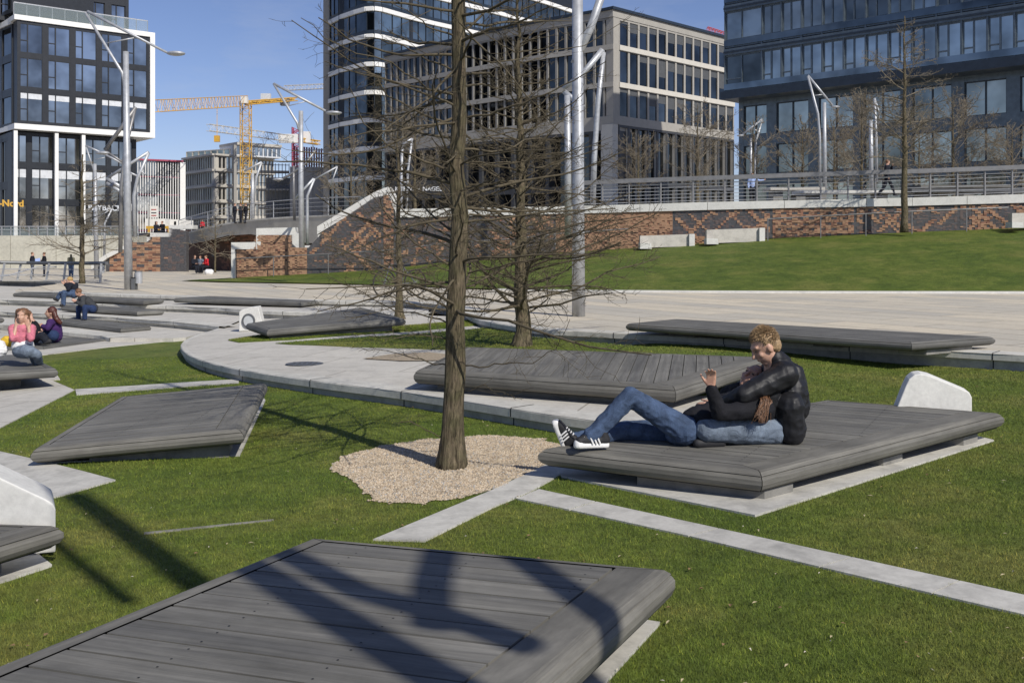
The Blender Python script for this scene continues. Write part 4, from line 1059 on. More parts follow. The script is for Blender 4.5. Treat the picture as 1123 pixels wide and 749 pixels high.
# ================================================================ BUILDINGS
class Bld:
    def __init__(s, name, label, loc, cat='building', group=None):
        s.root = thing(name, loc, label, cat, group); s.n = 0; s.win = []
    def face(s, A, B, z0, z1, cols, rows, wallmat, winmat, margin=(.0,.0), gapx=.5, gapz=.9, depth=.3, body=2.0, opens=None, mull=None, proud=.0, framemat=None, seed=0, blind=None, blindmat='blind', back=True):
        """A->B left to right in view. cols: list of column edges (fractions) or int, rows: list of z edges or int"""
        A = Vector(A[:2]); B = Vector(B[:2]); d = (B-A); L = d.length; d /= L; n = Vector((d.y, -d.x))   # towards viewer
        cols = [i/cols for i in range(cols+1)] if isinstance(cols, int) else cols
        rows = [z0+(z1-z0)*i/rows for i in range(rows+1)] if isinstance(rows, int) else rows
        w = MB(); rnd = random.Random(seed+1)
        def bx(mb, u0, u1, a, b, o0, o1, m=0):    # box spanning u, z, and offsets along n
            p = A+d*u0+n*o0; mb.obox(p, d*(u1-u0), n*(o1-o0), a, b, m)
        # piers
        for i, c in enumerate(cols):
            u = c*L; bx(w, max(0, u-gapx/2), min(L, u+gapx/2), z0, z1, -depth, proud)
        for j, z in enumerate(rows):
            a, b = max(z0, z-gapz/2), min(z1, z+gapz/2)
            for i in range(len(cols)-1):
                u0, u1 = cols[i]*L+gapx/2, cols[i+1]*L-gapx/2
                bx(w, max(0, u0), min(L, u1), a, b, -depth, -.02)
        w.build('wall', M[wallmat] if isinstance(wallmat, str) else wallmat, s.root)
        if back:
            bb = MB(); p = A-n*(depth+.02); bb.obox(p, d*L, -n*body, z0, z1); bb.build('body', M[wallmat] if isinstance(wallmat, str) else wallmat, s.root)
        for j in range(len(rows)-1):
            for i in range(len(cols)-1):
                u0, u1 = cols[i]*L+gapx/2, cols[i+1]*L-gapx/2; a, b = rows[j]+gapz/2, rows[j+1]-gapz/2
                if opens and not opens(i, j): 
                    m0 = MB(); bx(m0, u0, u1, a, b, -depth, -.04); m0.build('panel', M[wallmat], s.root); continue
                s.win.append((A, d, n, u0, u1, a, b, depth, winmat, mull, framemat, blind(i, j) if blind else 0, blindmat, (b-a)*(u1-u0)))
    def finish(s, maxw=95):
        s.win.sort(key=lambda w: -w[-1])
        rest = None; rmats = []
        for k, (A, d, n, u0, u1, a, b, depth, wm, mull, fm, bl, blm, _) in enumerate(s.win):
            mb = MB() if k < maxw else (rest or MB())
            if k >= maxw: rest = mb
            ml = [wm, fm or 'dark_clad', blm]
            if k >= maxw: rmats += [m for m in ml if m not in rmats]
            def bx(p0, p1, z0, z1, o0, o1, m):
                p = A+d*p0+n*o0; mb.obox(p, d*(p1-p0), n*(o1-o0), z0, z1, rmats.index(ml[m]) if k >= maxw else m)
            bx(u0, u1, a, b, -depth+.04, -depth+.08, 0)
            if bl: bx(u0+.02, u1-.02, b-(b-a)*bl, b, -depth+.085, -depth+.1, 2)
            if mull:
                for f in mull[0]: u = u0+(u1-u0)*f; bx(u-.05, u+.05, a, b, -depth+.085, -depth+.17, 1)
                for f, g0, g1 in mull[1]: z = a+(b-a)*f; bx(u0+(u1-u0)*g0, u0+(u1-u0)*g1, z-.05, z+.05, -depth+.085, -depth+.16, 1)
                for uu in (u0, u1-.07): bx(uu, uu+.07, a, b, -depth+.085, -depth+.15, 1)
                for zz in (a, b-.07): bx(u0+.07, u1-.07, zz, zz+.07, -depth+.085, -depth+.15, 1)
            if k < maxw: mb.build('window', [M[wm], M[fm or 'dark_clad'], M[blm]], s.root)
            last = (wm, fm, blm)
        if rest: tag(rest.build('window', [M[m] for m in rmats], s.root), kind='stuff')
    def box(s, name, A, B, z0, z1, dep, mat, off_=0, u0=None, u1=None):
        A = Vector(A[:2]); B = Vector(B[:2]); d = B-A; L = d.length; d /= L; n = Vector((d.y, -d.x))
        u0 = 0 if u0 is None else u0; u1 = L if u1 is None else u1
        mb = MB(); mb.obox(A+d*u0+n*off_, d*(u1-u0), -n*dep, z0, z1); return mb.build(name, M[mat], s.root)
def pt(px, Y): return Vector(((px-CX)/F*Y, Y))
def zz(py, Y): return CH+(HY-py)/F*Y
# ---- left building with white frame
A = pt(16.5, 100); B_ = pt(168.5, 108.8)
b = Bld('office_building', 'dark glass building with thick white frames at the left border', (A.x, A.y, 2.7))
L = (B_-A).length; d = (B_-A).normalized(); n = Vector((d.y, -d.x))
zt, zb = 24.6, 13.5
def colsf(xs, A=A, B=B_, Y0=100, Y1=108.8):
    out = []
    for x in xs:      # px -> fraction on the facade line by intersection
        k = (x-CX)/F; dd = B-A; t = (k*A.y-A.x)/(dd.x-k*dd.y); out.append(t)
    return out
cw = colsf([17.5, 45, 75, 103, 133, 161])
b.face(A+d*.2, B_-d*.45, zb+.47, zt-.32, 5, 3, 'dark_clad', 'glass_a', gapx=.5, gapz=.5, depth=.18, mull=([.34], [(.42,0,.34)]), body=14, blind=lambda i, j: .22 if j == 0 else 0)
for nm, z0, z1 in (('white_frame', zt-.3, zt+.2), ('white_frame', zb-.1, zb+.45)):
    b.box(nm, A, B_, z0, z1, 15, 'white', .15, -.1, L+.1)
b.box('white_frame', A, B_, zb+.45, zt-.3, 1.2, 'white', .15, L-.42, L+.1)
b.box('side_wall', A, B_, zb+.45, zt-.3, 14.5, 'dark_clad', -.6, L-.9, L-.44)
# recessed part running off to the left
A2 = pt(16.5, 101.5); A0 = pt(-60, 118)
for z0, z1 in ((zb, zt), (zt+.5, 42), (2.7, zb-.4)):
    b.face(A0, A2-d*.3, z0+.3, z1-.3, 7, max(1, int((z1-z0)/3.6)), 'dark_clad', 'glass_b', gapx=.5, gapz=.8, depth=.2, body=8)
b.box('white_frame', A0, A2, zt-.45, zt+.1, 3, 'white', .4); b.box('white_frame', A0, A2, zb-.1, zb+.35, 3, 'white', .4)
# lower part: recessed, white columns
Lr = L*.895
b.face(A-n*1.2+d*.0, A+d*Lr-n*1.2, 2.7, zb-.25, [0, .13, .335, .55, .765, .985], [2.7, 6.2, 9.9, zb-.25], 'dark_clad', 'glass_a', gapx=.45, gapz=.6, depth=.2, mull=([.38], [(.45,0,.38)]), body=12, blind=lambda i, j: .3 if j == 1 else 0)
for x in (17.5, 62.5, 92):
    t = colsf([x])[0]*L; b.box('column', A, B_, 2.7, zb-.25, .4, 'white', -.05, t-.17, t+.17)
# upper tower
U0 = A-n*4; b.face(U0-d*3, U0+d*(L*.905), zt+.3, zt+18.5, 7, 5, 'dark_clad', 'glass_a', gapx=.7, gapz=.75, depth=.3, mull=([.38], [(.45,0,.38)]), body=11)
for x in (47, 62, 104.5):
    t = colsf([x])[0]*L; b.box('column', A, B_, zt+.25, zt+18.5, .5, 'white', -3.4, t-.2, t+.2)
ra = MB(); a0 = A-n*.5; 
for k in range(12):
    p = a0+d*(L*.965*k/11); ra.box((p.x-.03, p.y-.03, zt+.25), (p.x+.03, p.y+.03, zt+1.5))
ra.obox(a0, d*L*.965, n*.08, zt+1.45, zt+1.55); ra.build('balcony_railing', M['steel'], b.root)
gm = bpy.data.materials.new('balcony_glass'); gm.use_nodes = True; gb = gm.node_tree.nodes['Principled BSDF']; gb.inputs['Base Color'].default_value = (.35,.42,.42,1); gb.inputs['Alpha'].default_value = .22; gb.inputs['Roughness'].default_value = .1
M['balc'] = gm
ra = MB(); ra.obox(a0+n*.1, d*L*.965, n*.02, zt+.3, zt+1.45); ra.build('balcony_glass', M['balc'], b.root)
# a darker plaza-level railing on the quay wall
b.finish(95)
# text on the left building
def text_obj(name, s, loc, size, mat, rotz, parent, extrude=.03, offx=0):
    cu = bpy.data.curves.new(name, 'FONT'); cu.body = s; cu.size = size; cu.extrude = extrude; cu.align_x = 'LEFT'; cu.offset = offx
    o = bpy.data.objects.new(name, cu); C.objects.link(o); bpy.context.view_layer.update()
    me = bpy.data.meshes.new_from_object(o.evaluated_get(bpy.context.evaluated_depsgraph_get())); C.objects.unlink(o); bpy.data.objects.remove(o)
    o = bpy.data.objects.new(name, me); C.objects.link(o); me.materials.clear(); me.materials.append(M[mat])
    o.parent = parent; o.location = Vector(loc)-wloc(parent); o.rotation_euler = (math.radians(90), 0, rotz); return o
ang = math.atan2(d.y, d.x)
t = colsf([99])[0]*L; p = A+d*t-n*.8
text_obj('sign_lettering', 'PAYBACK', (p.x, p.y, zz(230.5, p.y)), .8, 'blind', ang, b.root, .06, .02)
q = p+d*3.75; mb = MB(); mb.obox(q, d*.75, n*.1, zz(230.5, p.y), zz(230.5, p.y)+.75); mb.build('sign_mark', M['white'], b.root)
t = colsf([-6])[0]*L; p = A+d*t-n*.6
text_obj('sign_lettering', 'o-Nord', (p.x, p.y, zz(226, p.y)), .9, 'yellow', ang, b.root, .06, .03)
# ---- quay wall in front of it
Yq = 88
root = thing('quay_wall', (pt(40, Yq).x, Yq, -.3), 'long pale concrete wall below the white framed building', 'wall')
mb = MB(); a0, a1 = pt(-80, Yq), pt(138, Yq); z0 = -1.0; ztp = zz(258.5, Yq)
mb.hexa([(a0.x,Yq,z0),(a1.x,Yq,z0),(a1.x,Yq+9,z0),(a0.x,Yq+9,z0)], [(a0.x,Yq,ztp),(a1.x,Yq,ztp),(a1.x,Yq+9,ztp),(a0.x,Yq+9,ztp)]); mb.build('wall_face', M['wallconc'], root)
r2 = thing('railing', (pt(60, Yq).x, Yq+.3, ztp), 'glass railing on top of the long pale concrete wall', 'railing')
mb = MB(); a1 = pt(150, Yq)
for k in range(24):
    x = a0.x+(a1.x-a0.x)*k/23; mb.box((x-.03, Yq+.3, ztp-.3), (x+.03, Yq+.36, zz(248.5, Yq)))
mb.box((a0.x, Yq+.3, zz(248.8, Yq)), (a1.x, Yq+.4, zz(248, Yq))); mb.box((a0.x, Yq+.3, zz(252.3, Yq)), (a1.x, Yq+.34, zz(252, Yq))); mb.build('frame', M['steel'], r2)
mb = MB(); mb.box((a0.x, Yq+.42, ztp), (a1.x, Yq+.44, zz(248.8, Yq))); mb.build('glass_panel', M['balc'], r2)
# ---- left brick wall with stair cap
root = thing('brick_wall', (pt(160, 72).x, 72, 0), 'patterned brick wall with a stepped white coping beside the stairs at left', 'wall')
Yl = 72; a, c = at(116, 268, Yl), at(204, 268, Yl-1); Lt = (c-a).xy.length
pxo = lambda s: 116+(204-116)*s/Lt
tl = [(116,279),(140,268),(146,266),(164,266),(164.1,260),(188,260),(188.1,251.5),(198,252),(204,254)]
brick_ribbon(root, [a, c], lambda s: at(pxo(s), 294.5, Yl).z, lambda s: at(pxo(s), interp(tl, pxo(s)), Yl).z, seed=6, bw=.3, bh=.1)
cap = MB()
def capq(q, Y, dep=1.0):
    fr = [at(x, y, Y) for x, y in q]; bk = [p+Vector((0, dep, 0)) for p in fr]; cap.face(fr); cap.face(bk[::-1])
    for i in range(len(q)):
        j = (i+1) % len(q); cap.face([fr[j], fr[i], bk[i], bk[j]])
for q in ([(145,277.5),(164.5,277.5),(164.5,275),(145,275)], [(161,275.5),(164.5,275.5),(164.5,255),(161,255)], [(161,260),(188,260),(188,255.5),(161,255.5)], [(185,256),(189,256),(189,250.5),(185,250.5)], [(185,251.2),(212,251.2),(212,247),(185,247)],
          [(100,296),(118,283),(134,275),(140,271),(140,268),(132,271),(116,279),(100,290)]): capq(q, Yl-.3)
cap.build('coping', M['white_conc'], root)
# dark doorway + dark side
mb = MB()
def vq(mb, q, Ys, m=0): mb.face([at(x, y, Y) for (x, y), Y in zip(q, Ys)], m)
# ---- curved concrete ramp
root = thing('concrete_ramp', (pt(290, 66).x, 66, .1), 'curved grey concrete ramp fascia sweeping behind the plaza', 'ramp')
top = [(196,258),(210,254),(228,249.5),(250,245),(275,241.5),(300,239.3),(330,237.5),(360,236.5),(395,236)]
bot = [(196,262),(210,267.5),(228,264),(250,258.5),(275,257),(300,262),(330,266),(360,268),(395,268)]
Ysr = [76,74,72,70,68,66,64,62,60]
m1 = MB(); m2 = MB(); m3 = MB()
for i in range(len(top)-1):
    a, b_, Ya_, Yb_ = top[i], top[i+1], Ysr[i], Ysr[i+1]
    m1.face([at(*bot[i], Ya_+.2), at(*bot[i+1], Yb_+.2), at(b_[0], b_[1]+1.2, Yb_), at(a[0], a[1]+1.2, Ya_)])
    lo = [at(a[0], a[1]+1.2, Ya_-.05), at(b_[0], b_[1]+1.2, Yb_-.05)]; hi = [at(a[0], a[1]-.6, Ya_-.05), at(b_[0], b_[1]-.6, Yb_-.05)]
    m2.hexa([lo[0], lo[1], lo[1]+Vector((0,.6,0)), lo[0]+Vector((0,.6,0))], [hi[0], hi[1], hi[1]+Vector((0,.6,0)), hi[0]+Vector((0,.6,0))])
    h0, h1 = at(a[0], a[1], Ya_+.5), at(b_[0], b_[1], Yb_+.5); m3.face([h0, h1, h1+Vector((0,14,0)), h0+Vector((0,14,0))])
m1.build('fascia', M['fascia'], root); m2.build('coping', M['coping'], root); m3.build('ramp_deck', M['conc'], root)
# dark brick wall under the ramp
r3 = thing('brick_wall', (pt(260, 74).x, 74, 0), 'dark brown brick wall under the curved concrete ramp', 'wall')
brick_ribbon(r3, [pt(203, 78), pt(300, 70), pt(340, 66)], lambda s: -.1, lambda s: 3.0, seed=40, bw=.35, bh=.12)
for o in r3.children:
    if o.name.startswith('brickwork'):
        for k in range(5): o.data.materials[k] = [M['brick_sh'], M['brick_sh'], M['brick_rd'], M['brick_sh'], M['brick_dk']][k]
# ramp railing
hp = [at(x, y-1, Y+.3) for (x, y), Y in zip(top, Ysr)]
handrail(hp, 1.05, 'thin steel railing along the top of the curved ramp', n_per=2.2, r=.028, rails=(1.0,.75,.5,.25), post_r=.03, mat='steel')
# ---- right building (dark blue glass)
A = pt(794.5, 84); dirn = Vector((1.038, -1)).normalized(); B_ = A+dirn*34
b = Bld('office_building', 'dark blue glass building filling the upper right corner', (A.x, A.y, 3.55))
dR = dirn; zo = zz(108, 84); st = 3.65
cols = []; x = 0; rr = random.Random(4)
while x < 34: cols.append(x/34); x += 1.75
cols.append(1.0)
zf = [zo+.5+st*k for k in range(7)]
for k in range(6):
    z0 = zf[k]
    b.face(A, B_, z0, z0+st, [0]+[c for c in cols if c > .06], [z0+.1, z0+st-.55], 'blue_clad', 'glass_d', gapx=.09 if k else .12, gapz=.25, depth=.25, body=16, mull=([.45], [(.16,0,1)] if k else [(.3,.0,.45)]), framemat='blue_clad', proud=.05)
    b.box('glass_strip', A, B_, z0+.12, z0+.62, .3, 'glass_e', .09); b.box('floor_band', A, B_, z0+st-.62, z0+st-.1, .5, 'blue_clad', .12); b.box('floor_band', A, B_, z0+st-.45, z0+st-.3, .5, 'blue_dark', .18)
b.box('overhang', A, B_, zo-.15, zo+.5, 17, 'blue_dark', .35, -.2, 34)
A3 = A-Vector((dR.y, -dR.x))*1.6+dR*.4; B3 = A3+dR*34
lc = [0, .09, .2, .31, .42, .53, .64, .75, .87, 1]
b.face(A3, B3, 3.5, zo-.15, lc, [3.5, 7.3, 10.6 if zo-.15 > 11.4 else zo-.6, zo-.15], 'blue_clad', 'glass_c', gapx=.9, gapz=.9, depth=.3, body=14, mull=([.5], []), framemat='blue_dark')
b.finish(95)
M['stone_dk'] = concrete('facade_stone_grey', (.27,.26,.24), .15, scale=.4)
# ---- stone building
A = pt(673, 107); B_ = pt(797.5, 121.9+.3)
b = Bld('office_building', 'beige stone office building with tall narrow windows and a sunlit right face', (A.x, A.y, 3.55))
d = (B_-A).normalized(); L = (B_-A).length
zr = zz(9.5, 107); zl = [zz(v, 107) for v in (50, 91, 130)]       # band centres
cols = 13
b.face(A+d*.9, B_+d*1.5, zl[0]-.2, zr-.9, cols, [zl[0]-.2, zr-.9], 'stone', 'glass_b', gapx=.30, gapz=.45, depth=.2, blind=lambda i, j: hsh(i, 1)*.5, blindmat='blind_dk', body=10)
b.face(A+d*.9, B_+d*1.5, zl[1]-.2, zl[0]-.2, cols, [zl[1]-.2, zl[0]-.2], 'stone', 'glass_b', gapx=.30, gapz=.45, depth=.2, blind=lambda i, j: hsh(i, 2)*.6, blindmat='blind_dk', body=10)
b.face(A+d*.9, B_+d*1.5, zl[2], zl[1]-.2, cols, [zl[2], zl[1]-.2], 'stone', 'glass_b', gapx=.30, gapz=.45, depth=.2, blind=lambda i, j: hsh(i, 3)*.5, blindmat='blind_dk', body=10)
b.box('roof_slab', A, B_, zr-.9, zr-.15, 12, 'stone', .05, -.2, L+1.6); b.box('roof_edge', A, B_, zr-.15, zr+.15, 13, 'blue_dark', .25, -.4, L+1.8)
b.box('corner_pier', A, B_, zl[2], zr-.9, 1.0, 'stone', .0, -.05, .95)
for z in zl[:2]: b.box('light_band', A, B_, z-.38, z+.16, .25, 'stone_lt', .14, .9, L+1.5)
b.box('stone_band', A, B_, zl[2]-.6, zl[2]+.35, 10, 'stone', .02, 0, L+1.5)
b.face(A+d*.9, B_+d*1.5, 3.5, zl[2]-.6, cols, [3.5, 8.6, zl[2]-.6], 'dark_band', 'glass_b', gapx=.3, gapz=.5, depth=.5, body=9)
for k in range(14):
    u = .9+(L+.6)*k/13; b.box('column', A, B_, 3.5, zl[2]-.6, .4, 'stone_lt', -.1, u-.16, u+.16)
b.box('corner_column', A, B_, 3.5, zl[2]-.6, 1.6, 'stone_lt', 0, -.2, .7)
# left face (slightly curved) as three facets
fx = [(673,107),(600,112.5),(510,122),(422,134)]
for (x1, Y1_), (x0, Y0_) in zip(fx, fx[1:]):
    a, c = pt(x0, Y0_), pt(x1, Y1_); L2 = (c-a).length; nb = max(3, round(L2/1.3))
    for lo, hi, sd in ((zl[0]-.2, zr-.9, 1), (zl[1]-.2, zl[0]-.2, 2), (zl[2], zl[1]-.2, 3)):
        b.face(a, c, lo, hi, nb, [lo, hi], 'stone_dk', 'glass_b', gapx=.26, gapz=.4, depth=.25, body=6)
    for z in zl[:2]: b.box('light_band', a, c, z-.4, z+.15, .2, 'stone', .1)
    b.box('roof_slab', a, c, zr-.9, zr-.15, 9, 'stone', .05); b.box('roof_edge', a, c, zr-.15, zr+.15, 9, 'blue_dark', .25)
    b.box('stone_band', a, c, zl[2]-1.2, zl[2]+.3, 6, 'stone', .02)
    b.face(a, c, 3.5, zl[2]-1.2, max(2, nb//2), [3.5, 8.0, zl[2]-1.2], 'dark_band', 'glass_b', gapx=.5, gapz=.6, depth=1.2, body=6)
a, c = pt(510, 122), pt(422, 134); dd = (c-a).normalized()
angs = math.atan2(-dd.y, -dd.x)
b.finish(95)
sx = at(433, 208, 118.0)
rs_ = thing('company_sign', (sx.x, 118, zz(213, 118)), 'dark sign band with white company lettering left of the main trunk', 'sign')
mb = MB(); mb.box((at(425, 0, 118).x, 118.1, zz(213.5, 118)), (at(500, 0, 118).x, 118.4, zz(198, 118))); mb.build('sign_board', M['void'], rs_)
text_obj('lettering', 'KÜHNE + NAGEL', (at(433, 0, 118).x, 118.05, zz(209.5, 118)), .72, 'blind', 0, rs_, .04, .015)
# ---- curved glass tower
b = Bld('glass_tower', 'rounded glass tower with pale curved floor bands behind the main tree', (pt(410, 142).x, 142, 2))
cv = [(362,150),(376,146),(390,143.2),(402,141.3),(410,141),(418,141.6),(430,143.5),(450,146.8),(475,150.5),(500,154),(530,158.5),(566,164.5),(600,171),(640,180)]
Pc = [pt(x, Y) for x, Y in cv]
bandz = [zz(y, 141) for y in (195, 163, 132, 101.5, 70.6, 40, 10, -21, -52, -83)]
for z in bandz:
    mb = MB()
    for p, q in zip(Pc, Pc[1:]):
        dd = (q-p).normalized(); nn = Vector((dd.y, -dd.x)); mb.obox(p+nn*.35, q-p, -nn*1.5, z-.3, z+.3)
    mb.build('floor_band', M['white'], b.root)
zlo = 2.0
for k, z in enumerate([zlo]+bandz[:-1]):
    z1 = ([zlo]+bandz)[k+1]
    for i, (p, q) in enumerate(zip(Pc, Pc[1:])):
        mb = MB(); dd = (q-p).normalized(); nn = Vector((dd.y, -dd.x)); mb.obox(p, q-p, -nn*.1, z, z1)
        L2 = (q-p).length; m = max(1, round(L2/1.8))
        for s in range(m): mb.obox(p+dd*(L2*s/m)+nn*.02, dd*.09, nn*.08, z, z1, 1)
        mb.obox(p+nn*.03, q-p, nn*.03, z+.43 if k else z, z+.9 if k else z+.2, 1)
        if z < 40: mb.build('window', [M['glass_c'] if i > 2 else M['glass_b'], M['blue_dark']], b.root)
mb = MB(); 
for p, q in zip(Pc, Pc[1:]):
    dd = (q-p).normalized(); nn = Vector((dd.y, -dd.x)); mb.obox(p-nn*.3, q-p, -nn*8, zlo, 60)
mb.build('core', M['dark_clad'], b.root)
mb = MB(); mb.obox(pt(354.5, 150.5), pt(362.3, 150.2)-pt(354.5, 150.5), (0, 9), 0, 60); mb.build('end_wall', M['stone'], b.root)
# diagonal ribbon on the upper right of the tower
mb = MB(); mb.obox(pt(545, 158), pt(660, 172)-pt(545, 158), (0, 4), zz(5, 165), zz(5, 165)+1); 
# ---- far buildings at the left
b = Bld('striped_building', 'far striped building with white fins and a dark red roof edge', (pt(175, 190).x, 190, 0))
a, c = pt(151, 189), pt(200.5, 193); zt_ = zz(176, 190)
b.box('body', a, c, -1, zt_, 12, 'blue_dark'); nfl = 7
for k in range(nfl):
    z0 = zt_-(k+1)*3.4; mb = MB(); mb.obox(a+Vector((0,-.05)), c-a, (0,.04), z0+.6, z0+3.3); mb.build('window_band', M['glass_a'], b.root)
    b.box('red_strip', a, c, z0+.25, z0+.35, .1, 'redbox', .06)
for k in range(19):
    u = (c-a).length*k/18; b.box('fin', a, c, 1.5, zt_-.2, .12, 'white', .2, u-.07, u+.07)
b.box('fin', a, c, -1, zt_-.2, 1.5, 'white', .55, (c-a).length-.6, (c-a).length+.4); b.box('roof_edge', a, c, zt_-.1, zt_+.2, 12, 'redbox', .6)
mb = MB()
b = Bld('office_building', 'far pale concrete and glass building behind the yellow crane', (pt(250, 220).x, 220, 0))
cor = pt(235, 214); lf = pt(201, 226); rt = pt(300, 226); zt_ = zz(171, 218); nf = 6
b.face(lf, cor, 1, zt_, 14, nf, 'conc', 'glass_c', gapx=.3, gapz=.9, depth=.25, body=.5)
b.face(cor, rt, 1, zt_, 16, nf, 'conc', 'glass_a', gapx=.25, gapz=.9, depth=.25, body=.5, seed=3)
for p, q in ((lf, cor), (cor, rt)):
    for k in range(nf+1): b.box('floor_slab', p, q, 1+(zt_-1)*k/nf-.25, 1+(zt_-1)*k/nf+.15, .8, 'conc', .5)
up0, up1 = pt(259, 218), pt(308, 225); b.face(up0, up1, zt_, zz(160, 220), 10, 1, 'blind', 'glass_a', gapx=.3, gapz=.6, depth=.2, body=8); b.box('roof_slab', up0, up1, zz(160, 220), zz(158, 220)+.2, 9, 'conc', .5)
b.face(pt(204, 228), pt(259, 219), zt_, zz(163, 220), 8, 1, 'conc', 'glass_c', gapx=.3, gapz=.4, depth=.2, body=5)
b.box('stair_tower', pt(256.5, 213), pt(259.5, 213.2), 0, zz(159, 213), 3, 'stone')
b.finish(95)
b = Bld('scaffolded_building', 'unfinished building wrapped in scaffolding right of the yellow crane', (pt(300, 170).x, 170, 0))
a, c = pt(283, 170), pt(317, 171); zt_ = zz(187, 170)
b.box('body', a+Vector((.6,3)), c+Vector((-.4,3)), 0, zt_-1, 6, 'grey_wall')
for k in range(5):
    z = zt_-k*3.1; b.box('deck', a, c, z-.25, z, 3.5, 'stone'); b.box('deck', a, c, z+.9, z+1.0, .1, 'wood_far', .05)
for k in range(10):
    u = (c-a).length*k/9; b.box('scaffold_pole', a, c, 0, zt_+1.2, .12, 'steel_dk', .02, u-.06, u+.06)
b = Bld('office_building', 'grey plain building with square windows beside the glass tower', (pt(340, 160).x, 160, 0))
b.face(pt(318, 160), pt(357, 161), 0, zz(183, 160), 7, 4, 'grey_wall', 'glass_b', gapx=.9, gapz=1.4, depth=.3, body=6)
b.finish(40)
mb = MB(); root = thing('formwork_stack', (pt(338, 164).x, 164, zz(183, 164)), 'red and white formwork posts on the roof of the grey plain building', 'formwork')
for k in range(12):
    x0 = 322+k*2.7; p = pt(x0, 163+k*.2); mb.box((p.x, p.y, zz(183, 163)), (p.x+.22, p.y+.3, zz(160+2*hsh(k), 163)), 0)
mb.box((pt(322,163).x, 163.4, zz(175,163)), (pt(355,163).x, 163.6, zz(174,163)), 1); mb.box((pt(322,163).x, 163.4, zz(165,163)), (pt(355,163).x, 163.6, zz(164,163)), 1); mb.build('posts', [M['redbox'], M['steel']], root)
# billboard
root = thing('billboard', (pt(168, 120).x, 120, 3), 'small white notice board on a post in front of the striped building', 'sign')
mb = MB(); mb.box((pt(164,120).x, 120, zz(239,120)), (pt(173,120).x, 120.15, zz(226,120))); mb.build('board', M['white'], root)
mb = MB(); mb.box((pt(162.6,120).x, 120, 0), (pt(163.4,120).x, 120.2, zz(224,120))); mb.build('post', M['grey_wall'], root)
text_obj('lettering', 'HAFEN', (pt(165.5,120).x, 119.97, zz(231,120)), .28, 'red', 0, root, .01) if False else None
for y, m in ((230,'red'), (233.5,'blue_dark'), (236.5,'red')):
    mb = MB(); mb.box((pt(166,120).x, 119.96, zz(y+.4,120)), (pt(171.5,120).x, 119.99, zz(y-.4,120))); mb.build('print_line', M[m], root)
root = thing('barrier', (pt(175, 100).x, 100, zz(255,100)), 'yellow barrier behind the two people on the stepped wall', 'barrier')
mb = MB(); mb.box((pt(160,100).x, 100, zz(251,100)), (pt(186,100).x, 100.2, zz(248,100)), 0); mb.build('board', M['yellow'], root)
for x in (162, 173, 184):
    mb = MB(); mb.box((pt(x,100).x, 100, zz(258,100)), (pt(x,100).x+.2, 100.2, zz(251,100)), 0); mb.build('post', M['yellow'], root)
root = thing('container', (pt(155, 96).x, 96, 2), 'white site container at the foot of the striped building', 'container')
mb = MB(); mb.box((pt(160,125).x, 125, zz(250,125)), (pt(181,125).x, 130, zz(240,125))); mb.box((pt(186,125).x, 125, zz(250,125)), (pt(198,125).x, 130, zz(241,125))); mb.build('box', M['white'], root)
for k, px in enumerate((170, 191)):
    mb = MB(); mb.box((pt(px,124.9).x, 124.9, zz(247,125)), (pt(px+2,124.9).x, 125, zz(243,125))); mb.build('window', M['glass_b'], root)
# ---- cranes
def lattice(mb, a, b, w, n, h=None, r=.09, up=Vector((0,0,1))):
    a = Vector(a); b = Vector(b); d = (b-a).normalized(); s = d.cross(up)
    if s.length < .1: s = Vector((1,0,0))
    s.normalize(); u = s.cross(d).normalized(); h = h or w
    C4 = [(-w/2, -h/2), (w/2, -h/2), (w/2, h/2), (-w/2, h/2)]
    P = [[a.lerp(b, k/n)+s*x+u*y for x, y in C4] for k in range(n+1)]
    for i in range(4): mb.tube([P[0][i], P[-1][i]], r, 4)
    for k in range(n):
        for i in range(4):
            j = (i+1) % 4
            mb.tube([P[k][i], P[k+1][j]] if k % 2 else [P[k][j], P[k+1][i]], r*.55, 3, cap=False)
            mb.tube([P[k][i], P[k][j]], r*.5, 3, cap=False)
Yk = 200
root = thing('tower_crane', (pt(269.5, Yk).x, Yk, 0), 'large yellow tower crane whose long jib points left', 'crane')
mb = MB(); lattice(mb, (pt(270, Yk).x, Yk, 0), (pt(269.5, Yk).x, Yk, zz(112, Yk)), 1.8, 24, r=.095); mb.build('mast', M['yellow'], root)
mb = MB(); lattice(mb, (pt(269, Yk).x, Yk, zz(111, Yk)), (pt(172, Yk-30).x, Yk-30, zz(116.5, Yk-30)), 1.2, 26, 2.0, r=.065); mb.build('jib', M['yellow'], root)
mb = MB(); p, q = (pt(272, Yk).x, Yk, zz(113, Yk)), (pt(323, Yk+22).x, Yk+22, zz(109, Yk+22)); lattice(mb, p, q, 1.4, 8, .7, r=.11); mb.tube([p, q], .2, 4); mb.build('counter_jib', M['yellow'], root)
mb = MB(); c = at(269, 110, Yk-1.5); mb.box((c.x-.9, Yk-1.5, c.z-.6), (c.x+.3, Yk-.3, c.z+.7)); mb.build('cab', M['white'], root)
mb = MB(); c = at(312, 110.5, Yk+17); mb.box((c.x-1.0, c.y, c.z-1.0), (c.x+.8, c.y+1.5, c.z+.5)); mb.build('counterweight', M['grey_wall'], root)
mb = MB(); c = at(291, 108, Yk+10); mb.box((c.x-1.0, c.y, c.z-.6), (c.x+1.0, c.y+1, c.z+1.0)); mb.build('winch_box', M['blind'], root)
mb = MB(); a = at(238, 117, Yk-10); e = at(238, 149, Yk-10); mb.tube([a, e], .06, 3); mb.box((e.x-.5, e.y-.3, e.z-1.2), (e.x+.5, e.y+.3, e.z)); mb.build('hook', M['yellow'], root)
root = thing('tower_crane', (pt(326, 230).x, 230, 0), 'lower pale yellow crane whose boom crosses behind the large crane mast', 'crane')
